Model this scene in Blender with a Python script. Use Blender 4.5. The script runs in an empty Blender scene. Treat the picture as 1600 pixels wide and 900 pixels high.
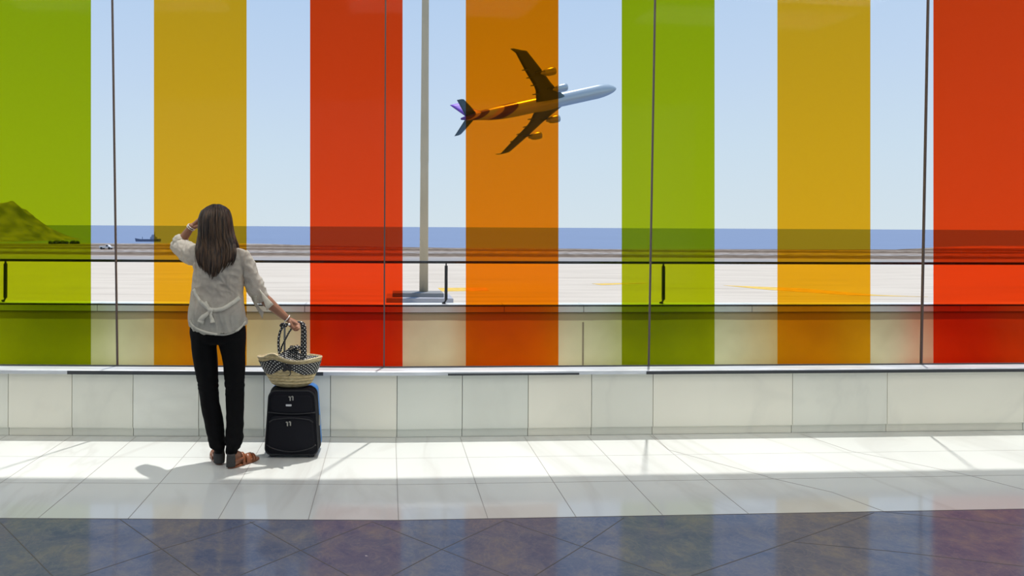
import bpy, bmesh, math, random
from mathutils import Vector, Matrix, noise
from mathutils.bvhtree import BVHTree
random.seed(7)
sc = bpy.context.scene
COL = sc.collection
# ------------------------------------------------------------------ camera
F, PX, PY, RHO, CZ = 1080.0, 607.0, 354.2, 0.0052, 1.53
RIGHT = Vector((math.cos(RHO), 0, math.sin(RHO))); UP = Vector((-math.sin(RHO), 0, math.cos(RHO)))
cam = bpy.data.cameras.new('camera'); camo = bpy.data.objects.new('camera', cam); COL.objects.link(camo)
cam.sensor_width = 36; cam.lens = 36 * F / 1600
cam.shift_x = (800 - PX) / 1600; cam.shift_y = -(450 - PY) / 1600
cam.clip_start = 0.05; cam.clip_end = 90000
camo.matrix_world = Matrix(((RIGHT.x, UP.x, 0, 0), (0, 0, -1, 0), (RIGHT.z, UP.z, 0, CZ), (0, 0, 0, 1)))
sc.camera = camo
# ------------------------------------------------------------------ world, sun, fill lights, exposure
w = bpy.data.worlds.new('sky'); sc.world = w; w.use_nodes = True
nt = w.node_tree; nt.nodes.clear()
tc = nt.nodes.new('ShaderNodeTexCoord'); sx = nt.nodes.new('ShaderNodeSeparateXYZ'); rp = nt.nodes.new('ShaderNodeValToRGB')
bg = nt.nodes.new('ShaderNodeBackground'); ow = nt.nodes.new('ShaderNodeOutputWorld')
nt.links.new(tc.outputs['Generated'], sx.inputs[0]); nt.links.new(sx.outputs['Z'], rp.inputs[0])
nt.links.new(rp.outputs[0], bg.inputs[0]); nt.links.new(bg.outputs[0], ow.inputs[0])
cr = rp.color_ramp
cr.elements[0].position = 0.0; cr.elements[0].color = (.66, .765, .83, 1)
cr.elements[1].position = 1.0; cr.elements[1].color = (.16, .30, .66, 1)
for p, c in ((.10, (.60, .735, .855)), (.20, (.535, .68, .87)), (.31, (.47, .63, .86)), (.5, (.32, .48, .78))):
    e = cr.elements.new(p); e.color = (*c, 1)
bg.inputs[1].default_value = 1.0
sun = bpy.data.lights.new('sun', 'SUN'); suno = bpy.data.objects.new('sun', sun); COL.objects.link(suno)
sun.energy = 3.6; sun.angle = math.radians(.7); sun.color = (1, .97, .92)
suno.rotation_euler = Vector((-.09, -.195, -1)).to_track_quat('-Z', 'Y').to_euler()
for lx, ly in ((-4, 1.3), (1, 1.3), (6, 1.3), (-4, 3.2), (1, 3.2), (6, 3.2)):
    al = bpy.data.lights.new('fill_light', 'AREA'); ao = bpy.data.objects.new('fill_light', al); COL.objects.link(ao)  # unseen area lights added to brighten the shaded hall
    al.shape = 'RECTANGLE'; al.size = 3.2; al.size_y = .9; al.energy = 42; al.color = (1, .98, .93)
    ao.location = (lx, ly, 4.80)
sc.view_settings.view_transform = 'Standard'; sc.view_settings.look = 'None'
sc.view_settings.exposure = 0.0; sc.view_settings.gamma = 1.0; sc.view_settings.use_curve_mapping = False
sc.cycles.use_denoising = True; sc.cycles.max_bounces = 10; sc.cycles.transparent_max_bounces = 24
sc.cycles.caustics_reflective = False; sc.cycles.caustics_refractive = False

# ------------------------------------------------------------------ helpers
def ray(px, py):
    return RIGHT * ((px - PX) / F) + UP * (-(py - PY) / F) + Vector((0, 1, 0))
def at(px, py, Y):
    return Vector((0, 0, CZ)) + ray(px, py) * Y
def on_z(px, py, z=0.0):
    d = ray(px, py); return Vector((0, 0, CZ)) + d * ((z - CZ) / d.z)
def bend(x):                       # the facade turns slightly away from the camera right of the woman
    return .055 * max(0.0, x - .06)
def at_f(px, py, Y0):              # a point on a plane that follows the facade
    Y = Y0
    for _ in range(6): Y = Y0 + bend(at(px, py, Y).x)
    return at(px, py, Y)
def tag(o, label=None, cat=None, group=None, kind=None):
    if label: o['label'] = label
    if cat: o['category'] = cat
    if group: o['group'] = group
    if kind: o['kind'] = kind
    return o
def empty(name, loc, label, cat, group=None, kind=None):
    o = bpy.data.objects.new(name, None); COL.objects.link(o); o.location = loc
    o.empty_display_size = .1
    return tag(o, label, cat, group, kind)
def link(name, me, mats, parent=None, smooth=False):
    o = bpy.data.objects.new(name, me); COL.objects.link(o)
    for m in (mats if isinstance(mats, (list, tuple)) else [mats]): me.materials.append(m)
    if smooth:
        me.polygons.foreach_set('use_smooth', [True] * len(me.polygons))
    if parent is not None:
        o.parent = parent; o.matrix_parent_inverse = Matrix.Translation(-parent.location) if parent.parent is None and parent.type == 'EMPTY' else Matrix()
    return o
def from_bm(name, bm, mats, parent=None, smooth=False, recalc=True):
    if recalc: bmesh.ops.recalc_face_normals(bm, faces=bm.faces)
    me = bpy.data.meshes.new(name); bm.to_mesh(me); bm.free()
    return link(name, me, mats, parent, smooth)
def add_box(bm, x0, x1, y0, y1, z0, z1, bevel=0, mi=0):
    vs = [bm.verts.new((x, y, z)) for x in (x0, x1) for y in (y0, y1) for z in (z0, z1)]
    fs = [bm.faces.new([vs[i] for i in q]) for q in ((0, 1, 3, 2), (4, 6, 7, 5), (0, 4, 5, 1), (2, 3, 7, 6), (0, 2, 6, 4), (1, 5, 7, 3))]
    for f in fs: f.material_index = mi
    if bevel:
        es = {e for f in fs for e in f.edges}
        bmesh.ops.bevel(bm, geom=list(es), offset=bevel, segments=2, affect='EDGES')
def add_run(bm, prof, xs, mi=0, bendf=bend):   # a profile of (y, z) swept along x, following the facade's turn
    rings = [[bm.verts.new((x, y + bendf(x), z)) for y, z in prof] for x in xs]
    n = len(prof)
    for a, b in zip(rings, rings[1:]):
        for i in range(n):
            f = bm.faces.new((a[i], a[(i + 1) % n], b[(i + 1) % n], b[i])); f.material_index = mi
    f = bm.faces.new(rings[0]); f.material_index = mi
    f = bm.faces.new(rings[-1][::-1]); f.material_index = mi
def rect(y0, y1, z0, z1): return [(y0, z0), (y1, z0), (y1, z1), (y0, z1)]
def frame_of(d):
    d = d.normalized(); a = Vector((0, 0, 1)) if abs(d.z) < .9 else Vector((1, 0, 0))
    u = d.cross(a).normalized(); return u, d.cross(u).normalized()
def add_tube(bm, pts, rads, n=10, flat=1.0, uvl=None, mi=0):
    pts = [Vector(p) for p in pts]
    if not isinstance(rads, (list, tuple)): rads = [rads] * len(pts)
    rings = []; pu = None; L = 0; Ls = []
    for i, p in enumerate(pts):
        d = pts[min(i + 1, len(pts) - 1)] - pts[max(i - 1, 0)]
        if d.length < 1e-9: d = Vector((0, 0, 1))
        d.normalize()
        if pu is None: u, v = frame_of(d)
        else:
            u = (pu - d * pu.dot(d)).normalized(); v = d.cross(u)
        pu = u
        if i: L += (p - pts[i - 1]).length
        Ls.append(L)
        rings.append([bm.verts.new(p + (u * math.cos(2 * math.pi * k / n) + v * flat * math.sin(2 * math.pi * k / n)) * rads[i]) for k in range(n)])
    for i in range(len(rings) - 1):
        a, b = rings[i], rings[i + 1]
        for k in range(n):
            f = bm.faces.new((a[k], a[(k + 1) % n], b[(k + 1) % n], b[k])); f.material_index = mi
            if uvl is not None:
                r = max(rads[i], 1e-4) * 2 * math.pi
                for lp, (uu, vv) in zip(f.loops, ((k / n * r, Ls[i]), ((k + 1) / n * r, Ls[i]), ((k + 1) / n * r, Ls[i + 1]), (k / n * r, Ls[i + 1]))):
                    lp[uvl].uv = (uu, vv)
    f = bm.faces.new(rings[0][::-1]); f.material_index = mi
    f = bm.faces.new(rings[-1]); f.material_index = mi
def catmull(pts, k=6):
    pts = [Vector(p) for p in pts]; P = [pts[0] * 2 - pts[1]] + pts + [pts[-1] * 2 - pts[-2]]
    out = []
    for i in range(1, len(P) - 2):
        a, b, c, d = P[i - 1:i + 3]
        for j in range(k):
            t = j / k
            out.append(.5 * ((2 * b) + (c - a) * t + (2 * a - 5 * b + 4 * c - d) * t * t + (3 * b - a - 3 * c + d) * t ** 3))
    out.append(pts[-1]); return out
def add_ball(bm, c, r, sub=2, rot=None):
    r = (r, r, r) if not isinstance(r, (tuple, list)) else r
    M = Matrix.Translation(Vector(c)) @ (rot.to_4x4() if rot is not None else Matrix()) @ Matrix.Diagonal((*r, 1))
    bmesh.ops.create_icosphere(bm, subdivisions=sub, radius=1, matrix=M)
def add_cap(bm, p0, r0, p1, r1):   # tapered capsule: hull of two balls
    t = bmesh.new()
    add_ball(t, p0, r0); add_ball(t, p1, r1)
    res = bmesh.ops.convex_hull(t, input=t.verts)
    junk = list({g for g in res['geom_interior'] + res['geom_unused'] if isinstance(g, bmesh.types.BMVert)})
    if junk: bmesh.ops.delete(t, geom=junk, context='VERTS')
    me = bpy.data.meshes.new('tmp'); t.to_mesh(me); t.free(); bm.from_mesh(me); bpy.data.meshes.remove(me)
def add_chain(bm, pts, rads):
    for i in range(len(pts) - 1): add_cap(bm, pts[i], rads[i], pts[i + 1], rads[i + 1])
def add_loft(bm, rings, n=40, cap=True, bulge=None, uv=None):
    """rings: (cx, cy, z, rx, ry[, drop]) ; drop lowers the side that faces the camera"""
    R = []
    for q in rings:
        cx, cy, z, rx, ry = q[:5]; drop = q[5] if len(q) > 5 else 0
        R.append([bm.verts.new((cx + rx * math.cos(a), cy + ry * math.sin(a), z - drop * max(0, -math.sin(a)))) for a in [2 * math.pi * k / n for k in range(n)]])
    for a, b in zip(R, R[1:]):
        for k in range(n): bm.faces.new((a[k], a[(k + 1) % n], b[(k + 1) % n], b[k]))
    if cap: bm.faces.new(R[0][::-1]); bm.faces.new(R[-1])
    return R
def remesh(name, bm, voxel, mats, parent=None, smooth_it=4, disp=None):
    """union overlapping closed volumes into one continuous skin"""
    bmesh.ops.recalc_face_normals(bm, faces=bm.faces)
    me = bpy.data.meshes.new(name); bm.to_mesh(me); bm.free()
    o = bpy.data.objects.new('tmp', me); COL.objects.link(o)
    m = o.modifiers.new('r', 'REMESH'); m.mode = 'VOXEL'; m.voxel_size = voxel; m.use_smooth_shade = True
    if smooth_it:
        s = o.modifiers.new('s', 'SMOOTH'); s.factor = .5; s.iterations = smooth_it
    dg = bpy.context.evaluated_depsgraph_get(); dg.update()
    me2 = bpy.data.meshes.new_from_object(o.evaluated_get(dg)); bpy.data.objects.remove(o)
    if disp:
        ns = [v.normal.copy() for v in me2.vertices]
        for v, nn in zip(me2.vertices, ns):
            v.co += nn * disp(v.co, nn)
        me2.update()
    me2.name = name
    return link(name, me2, mats, parent, True)
def bvh_of(o):
    me = o.data; return BVHTree.FromPolygons([v.co.copy() for v in me.vertices], [tuple(p.vertices) for p in me.polygons])
def drape(bvhs, px, py, off):      # the point of a cloth surface lying behind a place in the view
    d = ray(px, py).normalized(); best = None
    for b in bvhs:
        h = b.ray_cast(Vector((0, 0, CZ)), d)
        if h[0] is not None and (best is None or h[3] < best[3]): best = h
    if best is None: return None
    return best[0] + best[1] * off
def add_ribbon(bm, pts, widths, thick=.004, across=None):
    """flat band through pts; across = direction of the band's width (per point or one)"""
    n = len(pts); R = []
    for i, p in enumerate(pts):
        d = (pts[min(i + 1, n - 1)] - pts[max(i - 1, 0)]).normalized()
        a = across if across is not None else Vector((0, -1, 0)).cross(d)
        a = (a - d * a.dot(d)).normalized(); nn = d.cross(a)
        wd = widths[i] if isinstance(widths, (list, tuple)) else widths
        R.append([bm.verts.new(p + a * sx_ * wd / 2 + nn * sy_ * thick / 2) for sx_, sy_ in ((-1, -1), (-.5, -1.4), (.5, -1.4), (1, -1), (1, 1), (-1, 1))])
    for a, b in zip(R, R[1:]):
        for k in range(6): bm.faces.new((a[k], a[(k + 1) % 6], b[(k + 1) % 6], b[k]))
    bm.faces.new(R[0][::-1]); bm.faces.new(R[-1])

# ------------------------------------------------------------------ materials
def mat(name, col, rough=.5, metal=0, spec=.5, noise_scale=None, noise_amt=.15, bump=0, stretch=(1, 1, 1), col2=None, ior=None):
    m = bpy.data.materials.new(name); m.use_nodes = True; t = m.node_tree; b = t.nodes['Principled BSDF']
    b.inputs['Base Color'].default_value = (*col, 1); b.inputs['Roughness'].default_value = rough
    b.inputs['Metallic'].default_value = metal; b.inputs['Specular IOR Level'].default_value = spec
    if ior: b.inputs['IOR'].default_value = ior
    if noise_scale:
        c = t.nodes.new('ShaderNodeTexCoord'); mp = t.nodes.new('ShaderNodeMapping'); n = t.nodes.new('ShaderNodeTexNoise')
        mp.inputs['Scale'].default_value = stretch; n.inputs['Scale'].default_value = noise_scale; n.inputs['Detail'].default_value = 5
        t.links.new(c.outputs['Object'], mp.inputs[0]); t.links.new(mp.outputs[0], n.inputs['Vector'])
        r = t.nodes.new('ShaderNodeValToRGB'); t.links.new(n.outputs['Fac'], r.inputs[0])
        c2 = col2 or tuple(min(1, x * (1 - noise_amt)) for x in col)
        r.color_ramp.elements[0].position = .35; r.color_ramp.elements[0].color = (*c2, 1)
        r.color_ramp.elements[1].position = .65; r.color_ramp.elements[1].color = (*col, 1)
        t.links.new(r.outputs[0], b.inputs['Base Color'])
        if bump:
            bp = t.nodes.new('ShaderNodeBump'); bp.inputs['Strength'].default_value = bump; bp.inputs['Distance'].default_value = .01
            t.links.new(n.outputs['Fac'], bp.inputs['Height']); t.links.new(bp.outputs[0], b.inputs['Normal'])
    return m
def marble(name, base, vein, rough=.15, scale=1.6, rot=.6, spec=.5, amount=.5, width=.05):
    m = bpy.data.materials.new(name); m.use_nodes = True; t = m.node_tree; b = t.nodes['Principled BSDF']
    N, Lk = t.nodes.new, t.links.new
    c = N('ShaderNodeTexCoord'); mp = N('ShaderNodeMapping'); mp.inputs['Rotation'].default_value = (0, 0.3, rot); mp.inputs['Scale'].default_value = (1, .35, 1)
    Lk(c.outputs['Object'], mp.inputs[0])
    n1 = N('ShaderNodeTexNoise'); n1.inputs['Scale'].default_value = scale; n1.inputs['Detail'].default_value = 6; n1.inputs['Distortion'].default_value = 1.2
    n2 = N('ShaderNodeTexNoise'); n2.inputs['Scale'].default_value = scale * .9; n2.inputs['Detail'].default_value = 3
    Lk(mp.outputs[0], n1.inputs['Vector']); Lk(mp.outputs[0], n2.inputs['Vector'])
    r1 = N('ShaderNodeValToRGB'); e = r1.color_ramp.elements     # thin veins where the noise crosses the middle
    e[0].position = .5 - width; e[0].color = (0, 0, 0, 1); e[1].position = .5 + width; e[1].color = (0, 0, 0, 1)
    q = e.new(.5); q.color = (amount, amount, amount, 1)
    Lk(n1.outputs['Fac'], r1.inputs[0])
    r2 = N('ShaderNodeValToRGB'); r2.color_ramp.elements[0].position = .3; r2.color_ramp.elements[1].position = .7
    r2.color_ramp.elements[0].color = (*[x * .88 for x in base], 1); r2.color_ramp.elements[1].color = (*base, 1)
    Lk(n2.outputs['Fac'], r2.inputs[0])
    mx = N('ShaderNodeMix'); mx.data_type = 'RGBA'
    Lk(r1.outputs[0], mx.inputs[0]); Lk(r2.outputs[0], mx.inputs[6]); mx.inputs[7].default_value = (*vein, 1)
    Lk(mx.outputs[2], b.inputs['Base Color']); b.inputs['Roughness'].default_value = rough; b.inputs['Specular IOR Level'].default_value = spec
    return m
def dark_marble():
    m = bpy.data.materials.new('dark_marble'); m.use_nodes = True; t = m.node_tree; b = t.nodes['Principled BSDF']
    N, Lk = t.nodes.new, t.links.new
    c = N('ShaderNodeTexCoord')
    a = N('ShaderNodeTexNoise'); a.inputs['Scale'].default_value = 4.5; a.inputs['Detail'].default_value = 10; a.inputs['Roughness'].default_value = .78; a.inputs['Distortion'].default_value = .3
    Lk(c.outputs['Object'], a.inputs['Vector'])
    r = N('ShaderNodeValToRGB'); e = r.color_ramp.elements
    e[0].position = .38; e[0].color = (.10, .12, .19, 1); e[1].position = .68; e[1].color = (.22, .20, .20, 1)  # blue and brightness raised in the stone colour to stand for reflected sky
    q = e.new(.5); q.color = (.14, .15, .205, 1)
    Lk(a.outputs['Fac'], r.inputs[0])
    v = N('ShaderNodeTexNoise'); v.inputs['Scale'].default_value = 6; v.inputs['Detail'].default_value = 6; v.inputs['Distortion'].default_value = 2.5
    Lk(c.outputs['Object'], v.inputs['Vector'])
    r2 = N('ShaderNodeValToRGB'); e = r2.color_ramp.elements
    e[0].position = .47; e[0].color = (0, 0, 0, 1); e[1].position = .53; e[1].color = (0, 0, 0, 1); q = e.new(.5); q.color = (.2, .2, .2, 1)
    Lk(v.outputs['Fac'], r2.inputs[0])
    w3 = N('ShaderNodeTexNoise'); w3.inputs['Scale'].default_value = 7; w3.inputs['Detail'].default_value = 3
    mp = N('ShaderNodeMapping'); mp.inputs['Location'].default_value = (7, 3, 1); Lk(c.outputs['Object'], mp.inputs[0]); Lk(mp.outputs[0], w3.inputs['Vector'])
    r3 = N('ShaderNodeValToRGB'); r3.color_ramp.elements[0].position = .735; r3.color_ramp.elements[1].position = .76
    Lk(w3.outputs['Fac'], r3.inputs[0])
    m1 = N('ShaderNodeMix'); m1.data_type = 'RGBA'; Lk(r2.outputs[0], m1.inputs[0]); Lk(r.outputs[0], m1.inputs[6]); m1.inputs[7].default_value = (.30, .27, .25, 1)
    m2 = N('ShaderNodeMix'); m2.data_type = 'RGBA'; Lk(r3.outputs[0], m2.inputs[0]); Lk(m1.outputs[2], m2.inputs[6]); m2.inputs[7].default_value = (.5, .5, .5, 1)
    Lk(m2.outputs[2], b.inputs['Base Color']); b.inputs['Roughness'].default_value = .10; b.inputs['IOR'].default_value = 1.30
    return m
def tinted(name, T):
    m = bpy.data.materials.new(name); m.use_nodes = True; t = m.node_tree; t.nodes.remove(t.nodes['Principled BSDF'])
    tr = t.nodes.new('ShaderNodeBsdfTransparent'); tr.inputs[0].default_value = (*[math.sqrt(x) for x in T], 1)
    gl = t.nodes.new('ShaderNodeBsdfGlossy'); gl.inputs['Roughness'].default_value = .05
    mx = t.nodes.new('ShaderNodeMixShader'); mx.inputs[0].default_value = .003
    t.links.new(tr.outputs[0], mx.inputs[1]); t.links.new(gl.outputs[0], mx.inputs[2]); t.links.new(mx.outputs[0], t.nodes['Material Output'].inputs[0])
    return m
def cloth(name, col, transl=.35, scale=40, sheer=0):
    m = bpy.data.materials.new(name); m.use_nodes = True; t = m.node_tree; t.nodes.remove(t.nodes['Principled BSDF'])
    c = t.nodes.new('ShaderNodeTexCoord'); n = t.nodes.new('ShaderNodeTexNoise'); n.inputs['Scale'].default_value = scale; n.inputs['Detail'].default_value = 4
    t.links.new(c.outputs['Object'], n.inputs['Vector'])
    r = t.nodes.new('ShaderNodeValToRGB'); r.color_ramp.elements[0].position = .3; r.color_ramp.elements[1].position = .7
    r.color_ramp.elements[0].color = (*[x * .88 for x in col], 1); r.color_ramp.elements[1].color = (*col, 1)
    t.links.new(n.outputs['Fac'], r.inputs[0])
    d = t.nodes.new('ShaderNodeBsdfDiffuse'); tl = t.nodes.new('ShaderNodeBsdfTranslucent'); mx = t.nodes.new('ShaderNodeMixShader'); mx.inputs[0].default_value = transl
    t.links.new(r.outputs[0], d.inputs[0]); t.links.new(r.outputs[0], tl.inputs[0])
    t.links.new(d.outputs[0], mx.inputs[1]); t.links.new(tl.outputs[0], mx.inputs[2]); out = mx
    if sheer:
        tp = t.nodes.new('ShaderNodeBsdfTransparent'); out = t.nodes.new('ShaderNodeMixShader'); out.inputs[0].default_value = sheer
        t.links.new(mx.outputs[0], out.inputs[1]); t.links.new(tp.outputs[0], out.inputs[2])
    t.links.new(out.outputs[0], t.nodes['Material Output'].inputs[0])
    return m
def polka(name, cell=.012, dot=.30, base=(.008, .008, .01), ink=(.75, .74, .68)):
    m = bpy.data.materials.new(name); m.use_nodes = True; t = m.node_tree; b = t.nodes['Principled BSDF']; N, Lk = t.nodes.new, t.links.new
    c = N('ShaderNodeTexCoord'); mp = N('ShaderNodeMapping'); mp.inputs['Scale'].default_value = (1 / cell, 1 / cell, 1); mp.inputs['Rotation'].default_value = (0, 0, .785)
    Lk(c.outputs['UV'], mp.inputs[0])
    fr = N('ShaderNodeVectorMath'); fr.operation = 'FRACTION'; Lk(mp.outputs[0], fr.inputs[0])
    sb = N('ShaderNodeVectorMath'); sb.operation = 'SUBTRACT'; Lk(fr.outputs[0], sb.inputs[0]); sb.inputs[1].default_value = (.5, .5, 0)
    ms = N('ShaderNodeVectorMath'); ms.operation = 'MULTIPLY'; Lk(sb.outputs[0], ms.inputs[0]); ms.inputs[1].default_value = (1, 1, 0)
    ln = N('ShaderNodeVectorMath'); ln.operation = 'LENGTH'; Lk(ms.outputs[0], ln.inputs[0])
    lt = N('ShaderNodeMath'); lt.operation = 'LESS_THAN'; Lk(ln.outputs['Value'], lt.inputs[0]); lt.inputs[1].default_value = dot
    mx = N('ShaderNodeMix'); mx.data_type = 'RGBA'; Lk(lt.outputs[0], mx.inputs[0]); mx.inputs[6].default_value = (*base, 1); mx.inputs[7].default_value = (*ink, 1)
    Lk(mx.outputs[2], b.inputs['Base Color']); b.inputs['Roughness'].default_value = .6
    return m
def straw():
    m = bpy.data.materials.new('straw'); m.use_nodes = True; t = m.node_tree; b = t.nodes['Principled BSDF']; N, Lk = t.nodes.new, t.links.new
    c = N('ShaderNodeTexCoord'); mp = N('ShaderNodeMapping'); mp.inputs['Scale'].default_value = (40, 40, 200); Lk(c.outputs['Object'], mp.inputs[0])
    n = N('ShaderNodeTexNoise'); n.inputs['Scale'].default_value = 1; n.inputs['Detail'].default_value = 4; Lk(mp.outputs[0], n.inputs['Vector'])
    wv = N('ShaderNodeTexWave'); wv.bands_direction = 'Z'; wv.inputs['Scale'].default_value = 14; wv.inputs['Distortion'].default_value = 1.2; wv.inputs['Detail'].default_value = 2
    Lk(c.outputs['Object'], wv.inputs['Vector'])
    r = N('ShaderNodeValToRGB'); r.color_ramp.elements[0].position = .3; r.color_ramp.elements[1].position = .7
    r.color_ramp.elements[0].color = (.50, .36, .15, 1); r.color_ramp.elements[1].color = (.88, .72, .40, 1); Lk(n.outputs['Fac'], r.inputs[0])
    mx = N('ShaderNodeMix'); mx.data_type = 'RGBA'; mx.blend_type = 'MULTIPLY'; mx.inputs[0].default_value = .35; Lk(r.outputs[0], mx.inputs[6]); Lk(wv.outputs['Color'], mx.inputs[7])
    Lk(mx.outputs[2], b.inputs['Base Color']); b.inputs['Roughness'].default_value = .7
    bp = N('ShaderNodeBump'); bp.inputs['Strength'].default_value = .6; bp.inputs['Distance'].default_value = .006; Lk(wv.outputs['Fac'], bp.inputs['Height']); Lk(bp.outputs[0], b.inputs['Normal'])
    return m
def airfield():
    m = bpy.data.materials.new('airfield'); m.use_nodes = True; t = m.node_tree; b = t.nodes['Principled BSDF']; N, Lk = t.nodes.new, t.links.new
    c = N('ShaderNodeTexCoord'); s = N('ShaderNodeSeparateXYZ'); Lk(c.outputs['Object'], s.inputs[0])
    mp = N('ShaderNodeMapping'); mp.inputs['Scale'].default_value = (.012, .12, 1); Lk(c.outputs['Object'], mp.inputs[0])
    n = N('ShaderNodeTexNoise'); n.inputs['Scale'].default_value = 1; n.inputs['Detail'].default_value = 6; n.inputs['Roughness'].default_value = .6; Lk(mp.outputs[0], n.inputs['Vector'])
    # distance along y, jittered
    j = N('ShaderNodeMath'); j.operation = 'MULTIPLY_ADD'; Lk(n.outputs['Fac'], j.inputs[0]); j.inputs[1].default_value = 14; Lk(s.outputs['Y'], j.inputs[2])
    dv = N('ShaderNodeMath'); dv.operation = 'DIVIDE'; Lk(j.outputs[0], dv.inputs[0]); dv.inputs[1].default_value = 320
    r = N('ShaderNodeValToRGB'); Lk(dv.outputs[0], r.inputs[0]); e = r.color_ramp.elements; r.color_ramp.interpolation = 'LINEAR'
    light, grey, brown, pale, white = (.61, .54, .44), (.34, .32, .30), (.20, .155, .115), (.44, .38, .32), (.58, .54, .48)
    stops = [(0, light), (.40, light), (.42, white), (.44, grey), (.475, grey), (.49, pale), (.505, brown), (.545, brown), (.56, grey), (.60, pale),
             (.615, brown), (.66, brown), (.675, pale), (.69, brown), (.745, brown), (.76, pale), (.775, brown), (.80, white), (.85, white)]
    e[0].position = 0; e[0].color = (*light, 1); e[1].position = 1; e[1].color = (*brown, 1)
    for p, cc in stops[1:]:
        q = e.new(p); q.color = (*cc, 1)
    n2 = N('ShaderNodeTexNoise'); n2.inputs['Scale'].default_value = 1; n2.inputs['Detail'].default_value = 8; n2.inputs['Roughness'].default_value = .7
    mp2 = N('ShaderNodeMapping'); mp2.inputs['Scale'].default_value = (.05, .5, 1); Lk(c.outputs['Object'], mp2.inputs[0]); Lk(mp2.outputs[0], n2.inputs['Vector'])
    r2 = N('ShaderNodeValToRGB'); r2.color_ramp.elements[0].position = .3; r2.color_ramp.elements[0].color = (.78, .76, .74, 1); r2.color_ramp.elements[1].position = .55; r2.color_ramp.elements[1].color = (1, 1, 1, 1)
    Lk(n2.outputs['Fac'], r2.inputs[0])
    mx = N('ShaderNodeMix'); mx.data_type = 'RGBA'; mx.blend_type = 'MULTIPLY'; mx.inputs[0].default_value = 1; Lk(r.outputs[0], mx.inputs[6]); Lk(r2.outputs[0], mx.inputs[7])
    mp3 = N('ShaderNodeMapping'); mp3.inputs['Scale'].default_value = (.45, .35, 1); Lk(c.outputs['Object'], mp3.inputs[0]); n3 = N('ShaderNodeTexNoise'); n3.inputs['Scale'].default_value = 1; n3.inputs['Detail'].default_value = 4
    Lk(mp3.outputs[0], n3.inputs['Vector']); r3 = N('ShaderNodeValToRGB'); r3.color_ramp.elements[0].position = .4; r3.color_ramp.elements[0].color = (.55, .5, .45, 1); r3.color_ramp.elements[1].position = .6; r3.color_ramp.elements[1].color = (1.0, 1.0, 1.0, 1); Lk(n3.outputs['Fac'], r3.inputs[0])
    mr = N('ShaderNodeMapRange'); mr.inputs['From Min'].default_value = .47; mr.inputs['From Max'].default_value = .52; Lk(dv.outputs[0], mr.inputs['Value'])
    m4 = N('ShaderNodeMix'); m4.data_type = 'RGBA'; m4.blend_type = 'MULTIPLY'; Lk(mr.outputs[0], m4.inputs[0]); Lk(mx.outputs[2], m4.inputs[6]); Lk(r3.outputs[0], m4.inputs[7])
    Lk(m4.outputs[2], b.inputs['Base Color']); b.inputs['Roughness'].default_value = .9; b.inputs['Specular IOR Level'].default_value = .1
    return m
def plaster():
    m = bpy.data.materials.new('plaster'); m.use_nodes = True; t = m.node_tree; b = t.nodes['Principled BSDF']; N, Lk = t.nodes.new, t.links.new
    c = N('ShaderNodeTexCoord'); s = N('ShaderNodeSeparateXYZ'); Lk(c.outputs['Object'], s.inputs[0])
    n = N('ShaderNodeTexNoise'); n.inputs['Scale'].default_value = 2.2; n.inputs['Detail'].default_value = 8; Lk(c.outputs['Object'], n.inputs['Vector'])
    mp = N('ShaderNodeMapping'); mp.inputs['Scale'].default_value = (1.2, 1, .05); Lk(c.outputs['Object'], mp.inputs[0])
    nn = N('ShaderNodeTexNoise'); nn.inputs['Scale'].default_value = 1.5; nn.inputs['Detail'].default_value = 4; Lk(mp.outputs[0], nn.inputs['Vector'])
    r = N('ShaderNodeValToRGB'); r.color_ramp.elements[0].position = .3; r.color_ramp.elements[1].position = .75
    r.color_ramp.elements[0].color = (.68, .69, .42, 1); r.color_ramp.elements[1].color = (.90, .92, .62, 1); Lk(n.outputs['Fac'], r.inputs[0])
    # the band of darker render just under the coping, with a ragged lower edge
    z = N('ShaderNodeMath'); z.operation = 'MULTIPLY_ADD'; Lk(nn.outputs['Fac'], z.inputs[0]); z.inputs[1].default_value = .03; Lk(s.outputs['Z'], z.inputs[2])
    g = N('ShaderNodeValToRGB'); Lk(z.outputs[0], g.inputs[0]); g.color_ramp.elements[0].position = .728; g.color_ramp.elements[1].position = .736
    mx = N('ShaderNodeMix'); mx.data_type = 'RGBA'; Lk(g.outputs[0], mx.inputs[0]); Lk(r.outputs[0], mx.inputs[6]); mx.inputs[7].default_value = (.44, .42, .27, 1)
    Lk(mx.outputs[2], b.inputs['Base Color']); b.inputs['Roughness'].default_value = .9
    bp = N('ShaderNodeBump'); bp.inputs['Strength'].default_value = .3; bp.inputs['Distance'].default_value = .02; Lk(n.outputs['Fac'], bp.inputs['Height']); Lk(bp.outputs[0], b.inputs['Normal'])
    return m

M_floor = marble('white_marble', (.69, .71, .68), (.50, .49, .46), rough=.10, scale=1.1, rot=.5, amount=.35)
M_dark = dark_marble()
M_blocks = [marble('wall_marble_%s' % k, c, (.5, .5, .45), rough=.3, scale=.8, rot=1.1, amount=.16, width=.05) for k, c in
            (('warm', (.84, .82, .70)), ('grey', (.73, .75, .67)), ('pale', (.82, .83, .75)), ('plain', (.79, .79, .69)))]
M_joint = mat('joint_grout', (.10, .09, .08), .8)
M_joint_soft = mat('joint_grout_pale', (.30, .29, .27), .8)
M_alu = mat('brushed_aluminium', (.80, .83, .86), .35, .35, noise_scale=3, noise_amt=.25, stretch=(1, 8, 8))
M_alu_dark = mat('dark_gasket', (.045, .05, .055), .4)
M_mull = mat('joint_silicone', (.10, .075, .07), .5)
M_coping = mat('grey_coping', (.68, .78, .76), .7, noise_scale=3, noise_amt=.12)
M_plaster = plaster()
M_walk = mat('walkway_concrete', (.24, .24, .22), .9, noise_scale=2)
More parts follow.
